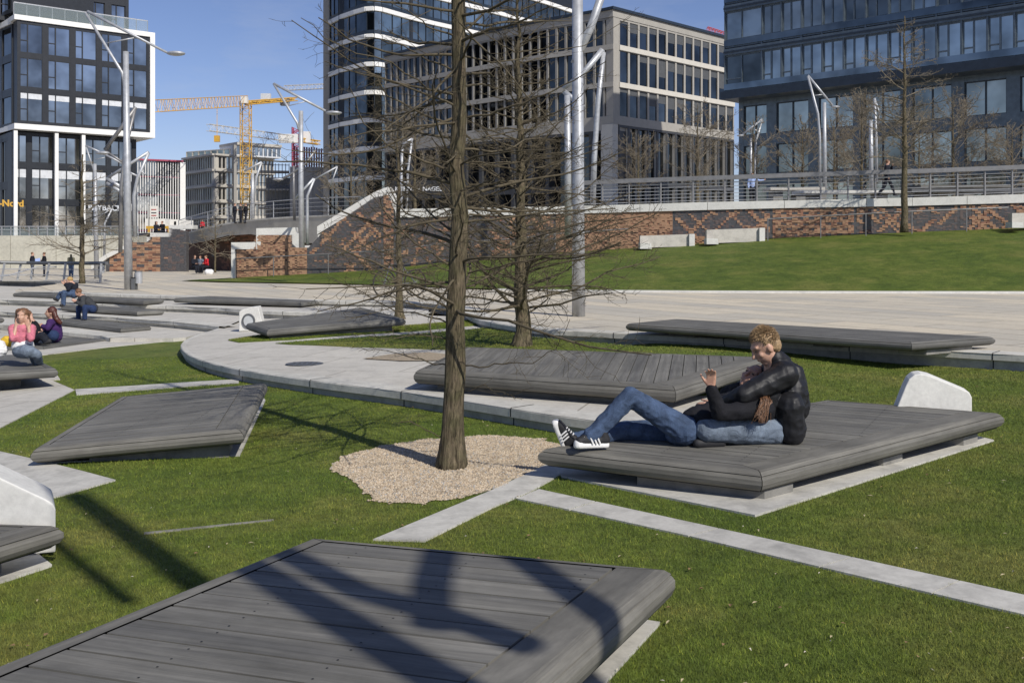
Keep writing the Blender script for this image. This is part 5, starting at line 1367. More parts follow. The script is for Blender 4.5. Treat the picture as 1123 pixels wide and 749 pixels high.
mb = MB(); lattice(mb, at(324, 153, 230), at(228, 140, 210), 1.0, 22, 1.4, r=.06); mb.build('jib', M['stone_lt'], root)
mb = MB(); lattice(mb, at(324, 153, 230), at(350, 157, 234), 1.2, 6, .8, r=.12); mb.build('counter_jib', M['yellow'], root)
mb = MB(); lattice(mb, at(325, 183, 230), at(325, 140, 230), 1.6, 10, r=.14); mb.build('mast', M['redbox'], root)
mb = MB(); c = at(316, 152, 229); mb.box((c.x-2.2, c.y, c.z-1), (c.x+2.2, c.y+1, c.z+1)); c = at(335, 151, 231); mb.box((c.x-1, c.y, c.z-1.2), (c.x+1, c.y+1, c.z+1.4)); mb.build('winch_box', M['white'], root)
root = thing('tower_crane', (pt(356, 240).x, 240, 0), 'crane whose thin pale boom shows just above the lamp head beside the glass tower', 'crane')
mb = MB(); lattice(mb, at(312, 97, 240), at(366, 94.5, 240), 1.0, 14, 1.1, r=.06); mb.build('jib', M['stone_lt'], root)
root = thing('tower_crane', (pt(790, 240).x, 240, 0), 'red crane tip peeking over the roof of the stone building', 'crane')
mb = MB(); lattice(mb, at(775, 33, 240), at(800, 41, 240), 1.3, 8, 1.2, r=.09); mb.build('jib', M['red'], root)
TMP = bpy.data.scenes.new('work')
# ================================================================ PEOPLE
def skinmat(name, col):
    m, nt, b = nmat(name); b.inputs['Base Color'].default_value = (*col, 1); b.inputs['Roughness'].default_value = .5
    b.inputs['Subsurface Weight'].default_value = .1; b.inputs['Subsurface Radius'].default_value = (.02,.008,.004); return m
def cloth(name, col, rough=.9, var=.2, wr=.5, fine=1):
    m, nt, b = nmat(name); v = coords(nt)
    n = noi(nt, v, 9, 5, .6, .8); f = noi(nt, v, 160*fine, 2)
    c = ramp(nt, n, [(.3, [k*(1-var) for k in col]), (.7, [k*(1+var) for k in col])]); c = mul(nt, c, ramp(nt, f, [(.3, .8), (.7, 1.15)]))
    nt.links.new(c, b.inputs['Base Color']); b.inputs['Roughness'].default_value = rough; b.inputs['Specular IOR Level'].default_value = .3
    bump(nt, b, n, wr, .03); return m
M['skin'] = skinmat('skin', (.52,.31,.22)); M['skin2'] = skinmat('skin_warm', (.50,.28,.19))
M['jeans'] = cloth('blue_denim', (.055,.085,.15), var=.45); M['jeans_lt'] = cloth('pale_denim', (.15,.185,.235), var=.35); M['jeans_dk'] = cloth('dark_denim', (.022,.04,.10))
M['jacket'] = cloth('black_jacket', (.014,.014,.016), .5, wr=.15); M['fleece'] = cloth('black_fleece', (.010,.010,.013), .85)
M['hair_b'] = simple('light_brown_hair', (.32,.215,.115), .65, var=.5, scale=50); M['hair_d'] = simple('brown_hair', (.16,.08,.04), .55, var=.5, scale=40)
M['hair_r'] = simple('dark_red_hair', (.075,.02,.012), .5, var=.5, scale=40); M['hair_y'] = simple('blond_hair', (.42,.27,.10), .6, var=.4, scale=40)
M['shoe_k'] = simple('black_canvas', (.016,.016,.018), .7); M['rubber_w'] = simple('white_rubber', (.78,.77,.74), .5, var=.05)
M['pink'] = cloth('pink_shirt', (.55,.17,.22)); M['white_c'] = cloth('white_cloth', (.75,.75,.74), var=.05); M['purple'] = cloth('purple_jacket', (.05,.02,.10))
M['grey_c'] = cloth('charcoal_coat', (.045,.047,.05)); M['dark_c'] = cloth('dark_coat', (.014,.016,.024)); M['olive'] = cloth('olive_jacket', (.12,.115,.075)); M['red_c'] = cloth('red_jacket', (.5,.02,.03))
M['blue_c'] = cloth('pale_blue_shirt', (.35,.45,.72)); M['eye'] = simple('eye_dark', (.03,.02,.015), .3); M['lips'] = simple('lips', (.42,.14,.12), .5)
M['yellow_bag'] = simple('yellow_fabric', (.65,.42,.03), .7)
class BX:
    def __init__(s): s.v = []; s.f = []; s.n = 0
    def add(s, V, Fc):
        s.v.append(V); s.f += [tuple(i+s.n for i in f) for f in Fc]; s.n += len(V)
    def arr(s): return np.concatenate(s.v)
SPH = {}
def sph(seg):
    if seg not in SPH:
        vs = max(6, seg//2+2); V = [(0, 0, 1)]; Fc = []
        for j in range(1, vs):
            t = math.pi*j/vs
            for i in range(seg): a = 2*math.pi*i/seg; V.append((math.sin(t)*math.cos(a), math.sin(t)*math.sin(a), math.cos(t)))
        V.append((0, 0, -1)); L = len(V)-1
        for i in range(seg): Fc.append((0, 1+i, 1+(i+1) % seg)); b0 = 1+(vs-2)*seg; Fc.append((L, b0+(i+1) % seg, b0+i))
        for j in range(vs-2):
            for i in range(seg): i2 = (i+1) % seg; a = 1+j*seg; Fc.append((a+i, a+seg+i, a+seg+i2, a+i2))
        SPH[seg] = (np.array(V), Fc)
    return SPH[seg]
def cone(bm, p0, p1, r0, r1, seg=12):
    V, Fc = sph(seg); p0 = Vector(p0); p1 = Vector(p1)
    bm.add(V*r0+np.array(p0), Fc); bm.add(V*r1+np.array(p1), Fc)
    d = p1-p0
    if d.length > 1e-4:
        d.normalize(); u = np.array(d.orthogonal().normalized()); w = np.cross(np.array(d), u); a = np.arange(seg)*2*math.pi/seg
        c = np.cos(a)[:, None]*u+np.sin(a)[:, None]*w
        bm.add(np.concatenate([c*r0+np.array(p0), c*r1+np.array(p1)]), [(i, (i+1) % seg, seg+(i+1) % seg, seg+i) for i in range(seg)]+[tuple(range(seg))[::-1], tuple(range(seg, 2*seg))])
def ell(bm, c, rx, ry, rz, R=None, seg=16):
    V, Fc = sph(seg); V = V*np.array([rx, ry, rz])
    if R: V = V @ np.array(R).T
    bm.add(V+np.array(Vector(c)), Fc)
def fuse(name, bm, mat, parent, voxel, wr=0, smooth_it=2, wscale=14, keep_origin=None, cut=None):
    base = wloc(parent)
    me = bpy.data.meshes.new(name); me.from_pydata((bm.arr()-np.array(base)).tolist(), [], bm.f)
    o = bpy.data.objects.new(name, me); TMP.collection.objects.link(o)
    m = o.modifiers.new('r', 'REMESH'); m.mode = 'VOXEL'; m.voxel_size = voxel; m.use_smooth_shade = True
    if smooth_it: s = o.modifiers.new('s', 'SMOOTH'); s.iterations = smooth_it; s.factor = .5
    TMP.view_layers[0].update()
    m2 = bpy.data.meshes.new_from_object(o.evaluated_get(TMP.view_layers[0].depsgraph)); o.modifiers.clear(); o.data = m2; bpy.data.meshes.remove(me); m2.name = name
    TMP.collection.objects.unlink(o); C.objects.link(o); o.parent = parent
    m2.materials.clear(); m2.materials.append(mat)
    if wr:
        nr = [v.normal.copy() for v in m2.vertices]
        for v, n_ in zip(m2.vertices, nr):
            p = (v.co+base)*wscale; w = noise.noise(Vector((p.x, p.y*.8, p.z*1.7)))+.5*noise.noise(p*2.3); w = 1-abs(w)*2.2
            v.co += n_*w*wr
    m2.polygons.foreach_set('use_smooth', [True]*len(m2.polygons)); m2.update()
    return o
def frame(fwd, up):
    f = Vector(fwd).normalized(); u = Vector(up); u = (u-f*u.dot(f)).normalized(); r = f.cross(u)
    return Matrix((( r.x, f.x, u.x), (r.y, f.y, u.y), (r.z, f.z, u.z)))     # columns: right, fwd, up
def head_bm(bm, c, R, s=1.0, detail=True):
    c = Vector(c); P = lambda x, y, z: c+R @ Vector((x*s, y*s, z*s))
    ell(bm, P(0, -.012, .022), .074*s, .094*s, .092*s, R); ell(bm, P(0, .022, -.035), .058*s, .066*s, .068*s, R)
    cone(bm, P(0, .05, -.085), P(0, .03, -.07), .026*s, .04*s)                # chin
    cone(bm, P(0, .086, .018), P(0, .105, -.022), .010*s, .0145*s, 8)          # nose
    for sx in (-1, 1):
        ell(bm, P(sx*.074, -.008, -.008), .011*s, .020*s, .032*s, R, 10)       # ear
        cone(bm, P(sx*.012, .08, .036), P(sx*.045, .066, .036), .012*s, .012*s, 8)   # brow
        ell(bm, P(sx*.036, .058, -.02), .022*s, .022*s, .022*s, R, 10)
    cone(bm, P(-.02, .082, -.048), P(.02, .082, -.048), .009*s, .009*s, 8); cone(bm, P(-.016, .080, -.060), P(.016, .080, -.060), .009*s, .009*s, 8)
def hand_bm(bm, w, dirn, palm_n, side, s=1.0, curl=.35, spread=.12, curls=None):
    """w wrist, dirn toward fingers, palm_n palm normal (fingers curl towards it), side: thumb direction"""
    d = Vector(dirn).normalized(); n = Vector(palm_n); n = (n-d*n.dot(d)).normalized(); t = Vector(side); t = (t-d*t.dot(d)-n*t.dot(n)).normalized()
    w = Vector(w); k0 = w+d*.085*s
    for q in (-.028, -.010, .009, .027): cone(bm, w+d*.01*s+t*q*.7*s, k0+t*q*s, .0165*s, .0135*s, 8)
    ln = [.066, .078, .074, .058]; qs = [.031, .010, -.011, -.031]
    for i in range(4):
        cu = (curls[i] if curls else curl); p = k0+t*qs[i]*s; dd = (d+t*(qs[i]/.031)*spread).normalized(); L = ln[i]*s; r = .0098*s
        for k, fr in enumerate((.45, .32, .26)):
            dd = (dd*math.cos(cu*(.7+.3*k))+n*math.sin(cu*(.7+.3*k))).normalized(); q = p+dd*L*fr; cone(bm, p, q, r, r*.9, 8); p = q; r *= .9
    p = w+d*.022*s+t*.024*s; dd = (d*.75+t*.75+n*.25).normalized()
    for k, L in enumerate((.04, .032, .026)):
        q = p+dd*L*s; cone(bm, p, q, (.0145-.002*k)*s, (.0125-.002*k)*s, 8); p = q; dd = (dd+d*.35+n*.12).normalized()
def eyes(root, c, R, s):
    c = Vector(c)
    for sx in (-1, 1):
        bm = BX(); ell(bm, c+R @ Vector((sx*.031*s, .0775*s, .012*s)), .011*s, .007*s, .006*s, R, 10); base = wloc(root)
        me = bpy.data.meshes.new('eye'); me.from_pydata((bm.arr()-np.array(base)).tolist(), [], bm.f); me.materials.append(M['eye']); o = bpy.data.objects.new('eye', me); C.objects.link(o); o.parent = root
# ---------------------------------------------------------------- hero couple
def W(px, py, Y): return at(px, py, Y)
S = 1.2
# boy
root = thing('person', W(850, 488, 8.15), 'person with short fair hair in black jacket sitting on the deck bent over the other', 'person')
boy = root
hd = W(839, 381, 8.22); fw = Vector((-.90, -.08, -.52)); R = frame(fw, (-.5, 0, 1))
hipN, hipF = W(848, 472, 8.12), W(850, 470, 8.42); shN, shF = W(861, 411, 8.08), W(846, 409, 8.48)
kneeN, kneeF = W(775, 471, 8.0), W(792, 455, 8.62); ankN, ankF = W(815, 481, 8.5), W(785, 484, 8.12)
neck = W(851, 399, 8.25); elN = W(815, 434, 7.98); wrN = W(786, 447, 8.25); elF = W(812, 440, 8.62); wrF = W(788, 448, 8.45)
bm = BX(); head_bm(bm, hd, R, S)
cone(bm, hd+Vector((.03, 0, -.05)), neck+Vector((0,0,-.03)), .068, .078); cone(bm, neck, W(857, 430, 8.27), .1, .14); cone(bm, W(857, 430, 8.27), W(852, 466, 8.27), .14, .14)
cone(bm, neck, shN, .06, .06); cone(bm, neck, shF, .06, .06)
for a, b_, c_ in ((shN, elN, wrN), (shF, elF, wrF)): cone(bm, a, b_, .06, .05); cone(bm, b_, c_, .05, .033)
hand_bm(bm, wrN, (-1, .1, .1), (0, .6, -.7), (-.2, .3, 1), S, .5); hand_bm(bm, wrF, (-1, -.2, -.1), (0, -.6, -.7), (0, 0, 1), S, .5)
for a, b_, c_ in ((hipN, kneeN, ankN), (hipF, kneeF, ankF)): cone(bm, a, b_, .085, .06); cone(bm, b_, c_, .06, .04)
fuse('body', bm, M['skin'], root, .0085, smooth_it=1)
eyes(root, hd, R, S)
bm = BX(); rnd = random.Random(2)
P = lambda x, y, z: hd+R @ Vector((x*S, y*S, z*S))
ell(bm, P(0, -.026, .040), .078*S, .090*S, .075*S, R); ell(bm, P(0, -.055, .0), .074*S, .058*S, .075*S, R)
hbm = bm
hair = fuse('hair', bm, M['hair_b'], root, .007, smooth_it=2, wr=.003, wscale=30)
def strands(o, root, seeds, mat):
    mb = MB()
    for pts, r in seeds: mb.tube(pts, [r*(1-.75*i/(len(pts)-1)) for i in range(len(pts))], 3, cap=False)
    s_ = mb.build('strands', mat, o); return s_
sd_ = []
for k in range(2600):
    th, ph = rnd.uniform(0, 6.28), rnd.uniform(-.5, 1.5); v = Vector((math.cos(th)*math.cos(ph), math.sin(th)*math.cos(ph), math.sin(ph)))
    if v.y > .45 and v.z < .45: continue
    if v.z < -.1 and v.y > -.2: continue
    L = .009+.018*max(0, v.z)*(1 if v.y > -.3 else .6); p = P(v.x*.077, -.026+v.y*.089, .040+v.z*.075); d0 = Vector((v.x*.8+rnd.gauss(0, .35), v.y*.6+(.5 if v.y > 0 else -.3)+rnd.gauss(0, .3), v.z*.9+rnd.gauss(0, .25)-(.5 if v.z < .3 else 0)))
    d0.normalize(); q = p+R @ d0*L*S; q2 = q+R @ (d0+Vector((0, .5, -.5))).normalized()*L*.6*S; sd_.append(([p, q, q2], .0026))
strands(hair, root, sd_, M['hair_b'])
bm = BX()
cone(bm, W(856, 407, 8.27), W(862, 430, 8.27), .125, .185); cone(bm, W(862, 430, 8.27), W(853, 468, 8.27), .185, .165); cone(bm, W(866, 440, 8.2), W(862, 474, 8.22), .13, .10)
cone(bm, W(866, 446, 8.08), W(868, 476, 8.08), .12, .10); cone(bm, W(838, 425, 8.3), W(838, 462, 8.3), .11, .10); cone(bm, W(845, 476, 8.2), W(866, 476, 8.2), .09, .085)
ell(bm, W(857, 400, 8.26), .095, .12, .065); cone(bm, W(855, 399, 8.26), W(850, 393.5, 8.23), .098, .082); cone(bm, W(868, 412, 8.27), W(872, 446, 8.27), .11, .12); cone(bm, W(868, 470, 8.12), W(866, 481, 8.15), .12, .085); cone(bm, W(845, 428, 8.1), W(843, 452, 8.1), .08, .07)
for a, b_, c_ in ((shN, elN, wrN), (shF, elF, wrF)): cone(bm, a, b_, .105, .078); cone(bm, b_, b_.lerp(c_, .92), .078, .058)
cone(bm, shN, shF, .11, .11)
fuse('jacket', bm, M['jacket'], root, .009, wr=.0065, wscale=7, smooth_it=2)
bm = BX()
for a, b_, c_ in ((hipN, kneeN, ankN), (hipF, kneeF, ankF)): cone(bm, a, b_, .118, .098); cone(bm, b_, b_.lerp(c_, .9), .092, .07)
cone(bm, hipN, hipF, .12, .12); fuse('jeans', bm, M['jeans_lt'], root, .011, wr=.005, wscale=9, smooth_it=2)
bm = BX(); cone(bm, W(790, 485.0, 8.02), W(765, 486, 7.98), .05, .042); cone(bm, W(785, 481, 8.04), W(775, 482, 8.0), .055, .05); fuse('shoe', bm, M['shoe_k'], root, .01)
# girl
root = thing('person', W(752, 486, 8.2), 'person in blue jeans lying back on the deck with knee up and hand raised', 'person')
hip1, kn1, an1 = W(751, 472, 8.05), W(691, 435, 8.0), W(650, 477, 7.93)
hip2, kn2, an2 = W(751, 474, 8.32), W(686, 472, 8.3), W(630, 483, 8.16)
pel = W(757, 470, 8.18); chs = W(800, 452, 8.42); nk = W(822, 432, 8.5); hd = W(825, 415, 8.42)
el1, wr1, sh1 = W(789, 452.5, 7.88), W(779.5, 425, 7.86), W(836, 449, 8.0)
sh2, el2, wr2 = W(812, 440, 8.6), W(797, 432, 8.62), W(814, 424, 8.4)
fw = Vector((-.45, -.6, .5)); R = frame(fw, (.7, .2, .7))
bm = BX(); head_bm(bm, hd, R, S*.92); cone(bm, hd, nk, .05, .06); cone(bm, nk, chs, .08, .12); cone(bm, chs, pel, .11, .12)
for a, b_, c_ in ((sh1, el1, wr1), (sh2, el2, wr2)): cone(bm, a, b_, .052, .042); cone(bm, b_, c_, .042, .029)
hand_bm(bm, wr1, (.05, 0, 1), (-.5, -.8, .1), (-1, .5, 0), S*.84, .35, .12, curls=[.75, .5, .4, .35]); hand_bm(bm, wr2, (.6, -.2, .8), (-.3, 0, -1), (-1, -.3, 0), S*.85, .6)
for a, b_, c_ in ((hip1, kn1, an1), (hip2, kn2, an2)): cone(bm, a, b_, .08, .05); cone(bm, b_, c_, .05, .035)
fuse('body', bm, M['skin2'], root, .0075, smooth_it=1); eyes(root, hd, R, S*.92)
bm = BX(); P = lambda x, y, z: hd+R @ Vector((x*S, y*S, z*S)); ell(bm, P(0, -.03, .035), .08*S, .088*S, .082*S, R)
gs = []
for k in range(120):
    a = P(rnd.uniform(-.07, .07), -.07, rnd.uniform(-.03, .08)); b_ = W(840+rnd.gauss(0, 2.5), 440+rnd.uniform(-3, 3), 7.9+rnd.uniform(-.02, .03)); c_ = W(834.5+rnd.gauss(0, 3.4), 461+rnd.uniform(-8, 4), 7.87+rnd.uniform(-.03, .03))
    gs.append(([a, b_, b_.lerp(c_, .5)+Vector((rnd.gauss(0, .012), 0, 0)), c_], .0045))
for k in range(500):
    v = Vector((rnd.gauss(0, 1), rnd.gauss(-.3, 1), rnd.gauss(.5, 1))).normalized(); p = P(v.x*.078, -.03+v.y*.086, .035+v.z*.08)
    if v.y > .5 and v.z < .5: continue
    gs.append(([p, p+R @ Vector((v.x*.01, -.03, .0))*S, p+R @ Vector((v.x*.012, -.05, -.03))*S], .003))
hair = fuse('hair', bm, M['hair_d'], root, .009, smooth_it=0); strands(hair, root, gs, M['hair_d'])
bm = BX(); cone(bm, nk, chs, .10, .165); cone(bm, chs, W(764, 466, 8.2), .165, .145); cone(bm, W(775, 462, 8.05), W(757, 474, 8.1), .1, .07); cone(bm, sh1, chs, .1, .1)
for a, b_, c_, f in ((sh1, el1, wr1, .9), (sh2, el2, wr2, .92)): cone(bm, a, b_, .078, .066); cone(bm, b_, b_.lerp(c_, f), .064, .047)
fuse('jacket', bm, M['fleece'], root, .011, wr=.006, wscale=8, smooth_it=2)
bm = BX(); cone(bm, hip1, kn1, .112, .074); cone(bm, kn1, an1, .079, .066); cone(bm, an1, an1+(an1-kn1).normalized()*.01, .072, .072)
cone(bm, hip2, kn2, .115, .078); cone(bm, kn2, an2, .078, .062); cone(bm, hip1, hip2, .12, .12); cone(bm, W(744, 474, 8.1), pel, .11, .11)
fuse('jeans', bm, M['jeans'], root, .0085, wr=.005, wscale=9, smooth_it=2)
def sneaker(root, heel, toe, up, side, s):
    h, t = Vector(heel), Vector(toe); d = (t-h).normalized(); u = Vector(up); u = (u-d*u.dot(d)).normalized(); sd = d.cross(u); L = (t-h).length
    bm = BX()
    cone(bm, h+u*.05*s+d*.035*s, h+u*.10*s+d*.055*s, .042*s, .04*s); cone(bm, h+u*.045*s+d*.03*s, h+u*.035*s+d*(L-.04*s), .042*s, .034*s); cone(bm, h+u*.085*s+d*.06*s, h+u*.045*s+d*(L*.75), .035*s, .034*s)
    sh = fuse('shoe', bm, M['shoe_k'], root, .008, smooth_it=1)
    bm = BX()
    cone(bm, h+u*.008*s+d*.03*s, h+u*.008*s+d*(L-.035*s), .038*s, .038*s); cone(bm, h+u*.03*s+d*(L-.05*s), h+u*.022*s+d*(L-.032*s), .034*s, .034*s)
    for V in bm.v:
        q = (V-np.array(h)) @ np.array(u); V += np.outer(np.maximum(0, -.012*s-q), np.array(u))
    so = fuse('sole', bm, M['rubber_w'], sh, .008, smooth_it=1)
    for k in range(3):
        for sg in (-1, 1):
            b2 = MB(); p = h+d*(.085+.026*k)*s+sd*sg*.043*s; b2.tube([p+u*.022*s-d*.008*s, p+u*.055*s+d*.006*s-sd*sg*.004*s, p+u*.082*s+d*.016*s-sd*sg*.013*s], .0065*s, 6); b2.build('stripe', M['rubber_w'], sh)
    b2 = MB()
    for k in range(5):
        p = h+d*(.10+.022*k)*s+u*(.112-.011*k)*s; b2.tube([p-sd*.022*s, p+u*.008*s, p+sd*.022*s], .0045*s, 5)
    b2.build('laces', M['rubber_w'], sh)
sneaker(root, W(667, 488.6, 7.95), W(629.5, 489.8, 7.87), (0, 0, 1), None, 1.12)
sneaker(root, W(619, 492, 8.14), W(606.5, 461, 8.1), (1, -.25, .35), None, 1.0)
# ---------------------------------------------------------------- distant people
def mk(root, px0, Yc, J, r, cols, voxel, hair=None, hs=1.0, hdir=(0,-1,0), long_hair=None):
    """J: dict of joints in px -> world at depth offsets. cols: top, legs, hair, skin"""
    w = {k: at(v[0], v[1], Yc+(v[2] if len(v) > 2 else 0)) for k, v in J.items()}
    R = frame(hdir, (0, 0, 1)); bm = BX(); hs_ = hs
    head_bm(bm, w['head'], R, hs_)
    cone(bm, w['head'], w['neck'], .05*r, .055*r); cone(bm, w['neck'], w['pel'], .09*r, .1*r)
    for a in 'LR':
        cone(bm, w['neck'], w['sh'+a], .05*r, .05*r); cone(bm, w['sh'+a], w['el'+a], .045*r, .038*r); cone(bm, w['el'+a], w['wr'+a], .038*r, .028*r)
        dd = (w['wr'+a]-w['el'+a]).normalized(); hand_bm(bm, w['wr'+a], dd, (0, -.7, .7) if abs(dd.z) < .7 else (0, -1, 0), (1, 0, 0) if abs(dd.x) < .7 else (0, 0, 1), r, .3)
        if 'kn'+a in w:
            cone(bm, w['hp'+a], w['kn'+a], .07*r, .05*r); cone(bm, w['kn'+a], w['an'+a], .05*r, .035*r)
            cone(bm, w['an'+a]+Vector((0,0,-.03)), w['ft'+a], .04*r, .035*r)
    fuse('body', bm, M[cols[3]], root, voxel, smooth_it=1)
    bm = BX(); mid = w['neck'].lerp(w['pel'], .45)
    cone(bm, w['neck']+Vector((0,0,-.05*r)), mid, .115*r, .15*r); cone(bm, mid, w['pel'], .15*r, .14*r); cone(bm, w['shL'], w['shR'], .08*r, .08*r)
    for a in 'LR':
        cone(bm, w['sh'+a], w['el'+a], .072*r, .058*r)
        f = cols[4] if len(cols) > 4 else .92
        if f > 0: cone(bm, w['el'+a], w['el'+a].lerp(w['wr'+a], f), .056*r, .045*r)
    fuse('jacket' if cols[0] not in ('pink', 'blue_c') else 'shirt', bm, M[cols[0]], root, voxel, wr=.008*r, wscale=12)
    if 'knL' in w:
        bm = BX(); cone(bm, w['hpL'], w['hpR'], .12*r, .12*r)
        for a in 'LR': cone(bm, w['hp'+a], w['kn'+a], .098*r, .075*r); cone(bm, w['kn'+a], w['an'+a], .073*r, .062*r)
        fuse('trousers', bm, M[cols[1]], root, voxel, wr=.005*r, wscale=14)
        for a in 'LR':
            bm = BX(); cone(bm, w['an'+a]+Vector((0,0,-.04*r)), w['ft'+a], .05*r, .045*r); fuse('shoe', bm, M[cols[5] if len(cols) > 5 else 'shoe_k'], root, voxel*.8)
    if cols[2]:
        bm = BX(); P = lambda x, y, z: w['head']+R @ Vector((x*hs_, y*hs_, z*hs_)); ell(bm, P(0, -.025, .035), .086*hs_, .094*hs_, .088*hs_, R)
        if long_hair:
            for pl in long_hair:
                pp = [at(q[0], q[1], Yc+q[2]) for q in pl]
                for a_, b_ in zip(pp, pp[1:]): cone(bm, a_, b_, .055*r, .04*r)
        fuse('hair', bm, M[cols[2]], root, voxel*.8, wr=.006, wscale=25, smooth_it=1)
    return w
# woman in pink, seated, hands to her ears
Yp = 15.4
root = thing('person', at(28, 386, Yp), 'person in pink top and blue jeans sitting with both hands held to the ears', 'person')
mk(root, 0, Yp, dict(head=(24.5,346.5,0), neck=(24.5,358,.03), pel=(25,381,.08), shL=(14.5,361,.03), shR=(34,361,.03), elL=(14.5,371,-.12), elR=(33.5,371,-.12), wrL=(17.4,359.5,-.05), wrR=(31.4,359.5,-.05),
   hpL=(22,384.5,.0), hpR=(30,385,-.05), knL=(36,386.5,.22), knR=(40.5,389,.02), anL=(39,398,.4), anR=(43,399.5,.3), ftL=(41,400,.45), ftR=(46,401,.35)), .95, ('pink', 'jeans_lt', 'hair_d', 'skin', .0), .0125, hs=.98,
   long_hair=[[(21,342,.05),(20,350,.06),(20,360,.06)], [(28,342,.05),(29.4,350,.06),(29.6,360,.08)], [(24.5,343,.1),(25,360,.12)]])
bm = BX(); cone(bm, at(22, 379.5, Yp+.03), at(28, 379.5, Yp+.03), .125, .125); fuse('waistband', bm, M['white_c'], root, .015, wr=.004)
tagbag = thing('bag', at(5, 385, Yp+.3), 'yellow bag lying on the deck at the left of the woman in pink', 'bag')
bm = BX(); cone(bm, at(7, 372.5, Yp+.5), at(13, 373.5, Yp+.5), .06, .05); cone(bm, at(5, 375, Yp+.5), at(13, 376, Yp+.5), .07, .06); fuse('pouch', bm, M['yellow_bag'], tagbag, .015, wr=.008)
tagbag = thing('bag', at(0, 387, Yp), 'white plastic bag standing on the deck at the left border', 'bag')
bm = BX(); cone(bm, at(-1, 378, Yp), at(0, 384, Yp), .08, .1); cone(bm, at(3, 384, Yp), at(-4, 386, Yp), .07, .09); fuse('sack', bm, M['white_c'], tagbag, .015, wr=.014, wscale=9)
# dark haired woman in purple
Y2 = on(57, 374, z_lawn).y-1.5
root = thing('person', at(60, 372, Y2), 'person with long dark red hair in a purple jacket seated on the low step', 'person')
s2 = Y2/19.0
mk(root, 0, Y2, dict(head=(55.5,343,0), neck=(57.5,352,.05), pel=(61,368,.1), shL=(55,354,-.16), shR=(61,354,.2), elL=(52,360,-.25), elR=(58,362,.3), wrL=(46.5,358,-.2), wrR=(48,362,.2),
   hpL=(58,368,-.06), hpR=(58,368,.2), knL=(44,366,-.1), knR=(44,366,.25), anL=(40,371,-.1), anR=(40,371,.25), ftL=(37,372,-.1), ftR=(37,372,.2)), 1.0*s2*.92, ('purple', 'jeans_dk', 'hair_r', 'skin'), .018, hs=1.02*s2*.92, hdir=(-.9,-.3,0),
   long_hair=[[(58,341,.05),(61,348,.05),(65,353,.04)], [(59,342,.0),(62,350,-.05),(66,354,-.03)]])
# woman behind (black)
root = thing('person', at(36, 374, Y2-.4), 'person in black half hidden behind the person in pink', 'person')
mk(root, 0, Y2-.4, dict(head=(31,347,0.1), neck=(34,354,.05), pel=(37,369,.1), shL=(31,356,-.12), shR=(37,356,.12), elL=(33,362,-.2), elR=(40,362,.2), wrL=(40,365,-.2), wrR=(44,366,.1),
   hpL=(37,370,-.06), hpR=(37,370,.12), knL=(46,368,-.2), knR=(47,368,.2), anL=(50,373,-.2), anR=(51,373,.2), ftL=(54,374,-.2), ftR=(54,374,.2)), .95*s2, ('fleece', 'dark_c', 'hair_d', 'skin'), .02, hs=.95*s2, hdir=(.9,-.3,0), long_hair=[[(31,344,.05),(31,352,.1),(33,360,.1)]])
# two seated men
Y3 = on(110, 341, off(z_plaza, -.15)).y-.3
root = thing('person', at(95, 345, Y3), 'person in charcoal jacket and jeans leaning forward over the knees on a bench', 'person'); s3 = 1.0
mk(root, 0, Y3, dict(head=(86,321,-.1), neck=(90,326,0), pel=(102,338,.1), shL=(91,327,-.2), shR=(92,327,.2), elL=(91,335,-.3), elR=(91,334,.3), wrL=(84,331,-.25), wrR=(82,331,.0),
   hpL=(101,339,-.1), hpR=(101,339,.15), knL=(93,337,-.3), knR=(86,337.5,.1), anL=(93,350,-.3), anR=(86,350,.1), ftL=(91,352,-.5), ftR=(84,352,0)), .98, ('grey_c', 'jeans_dk', 'hair_d', 'skin'), .02, hs=.92, hdir=(-.8,-.3,-.5))
root = thing('person', at(78, 330, Y3+4), 'fair haired person in black jacket and blue jeans seated one step higher, legs crossed', 'person')
mk(root, 0, Y3+4, dict(head=(76,308,0), neck=(79,312,0), pel=(81,322,.1), shL=(76,313,-.15), shR=(83,313,.15), elL=(75,317,-.3), elR=(77,317,.2), wrL=(72,311,-.35), wrR=(71,312,.1),
   hpL=(80,322,-.1), hpR=(80,322,.15), knL=(70,321,-.3), knR=(67,322,.1), anL=(69.5,334,-.3), anR=(63,327.5,.1), ftL=(67,335,-.4), ftR=(60,328,0)), 1.1, ('dark_c', 'jeans', 'hair_y', 'skin'), .024, hs=1.02, hdir=(-.8,-.5,-.2))
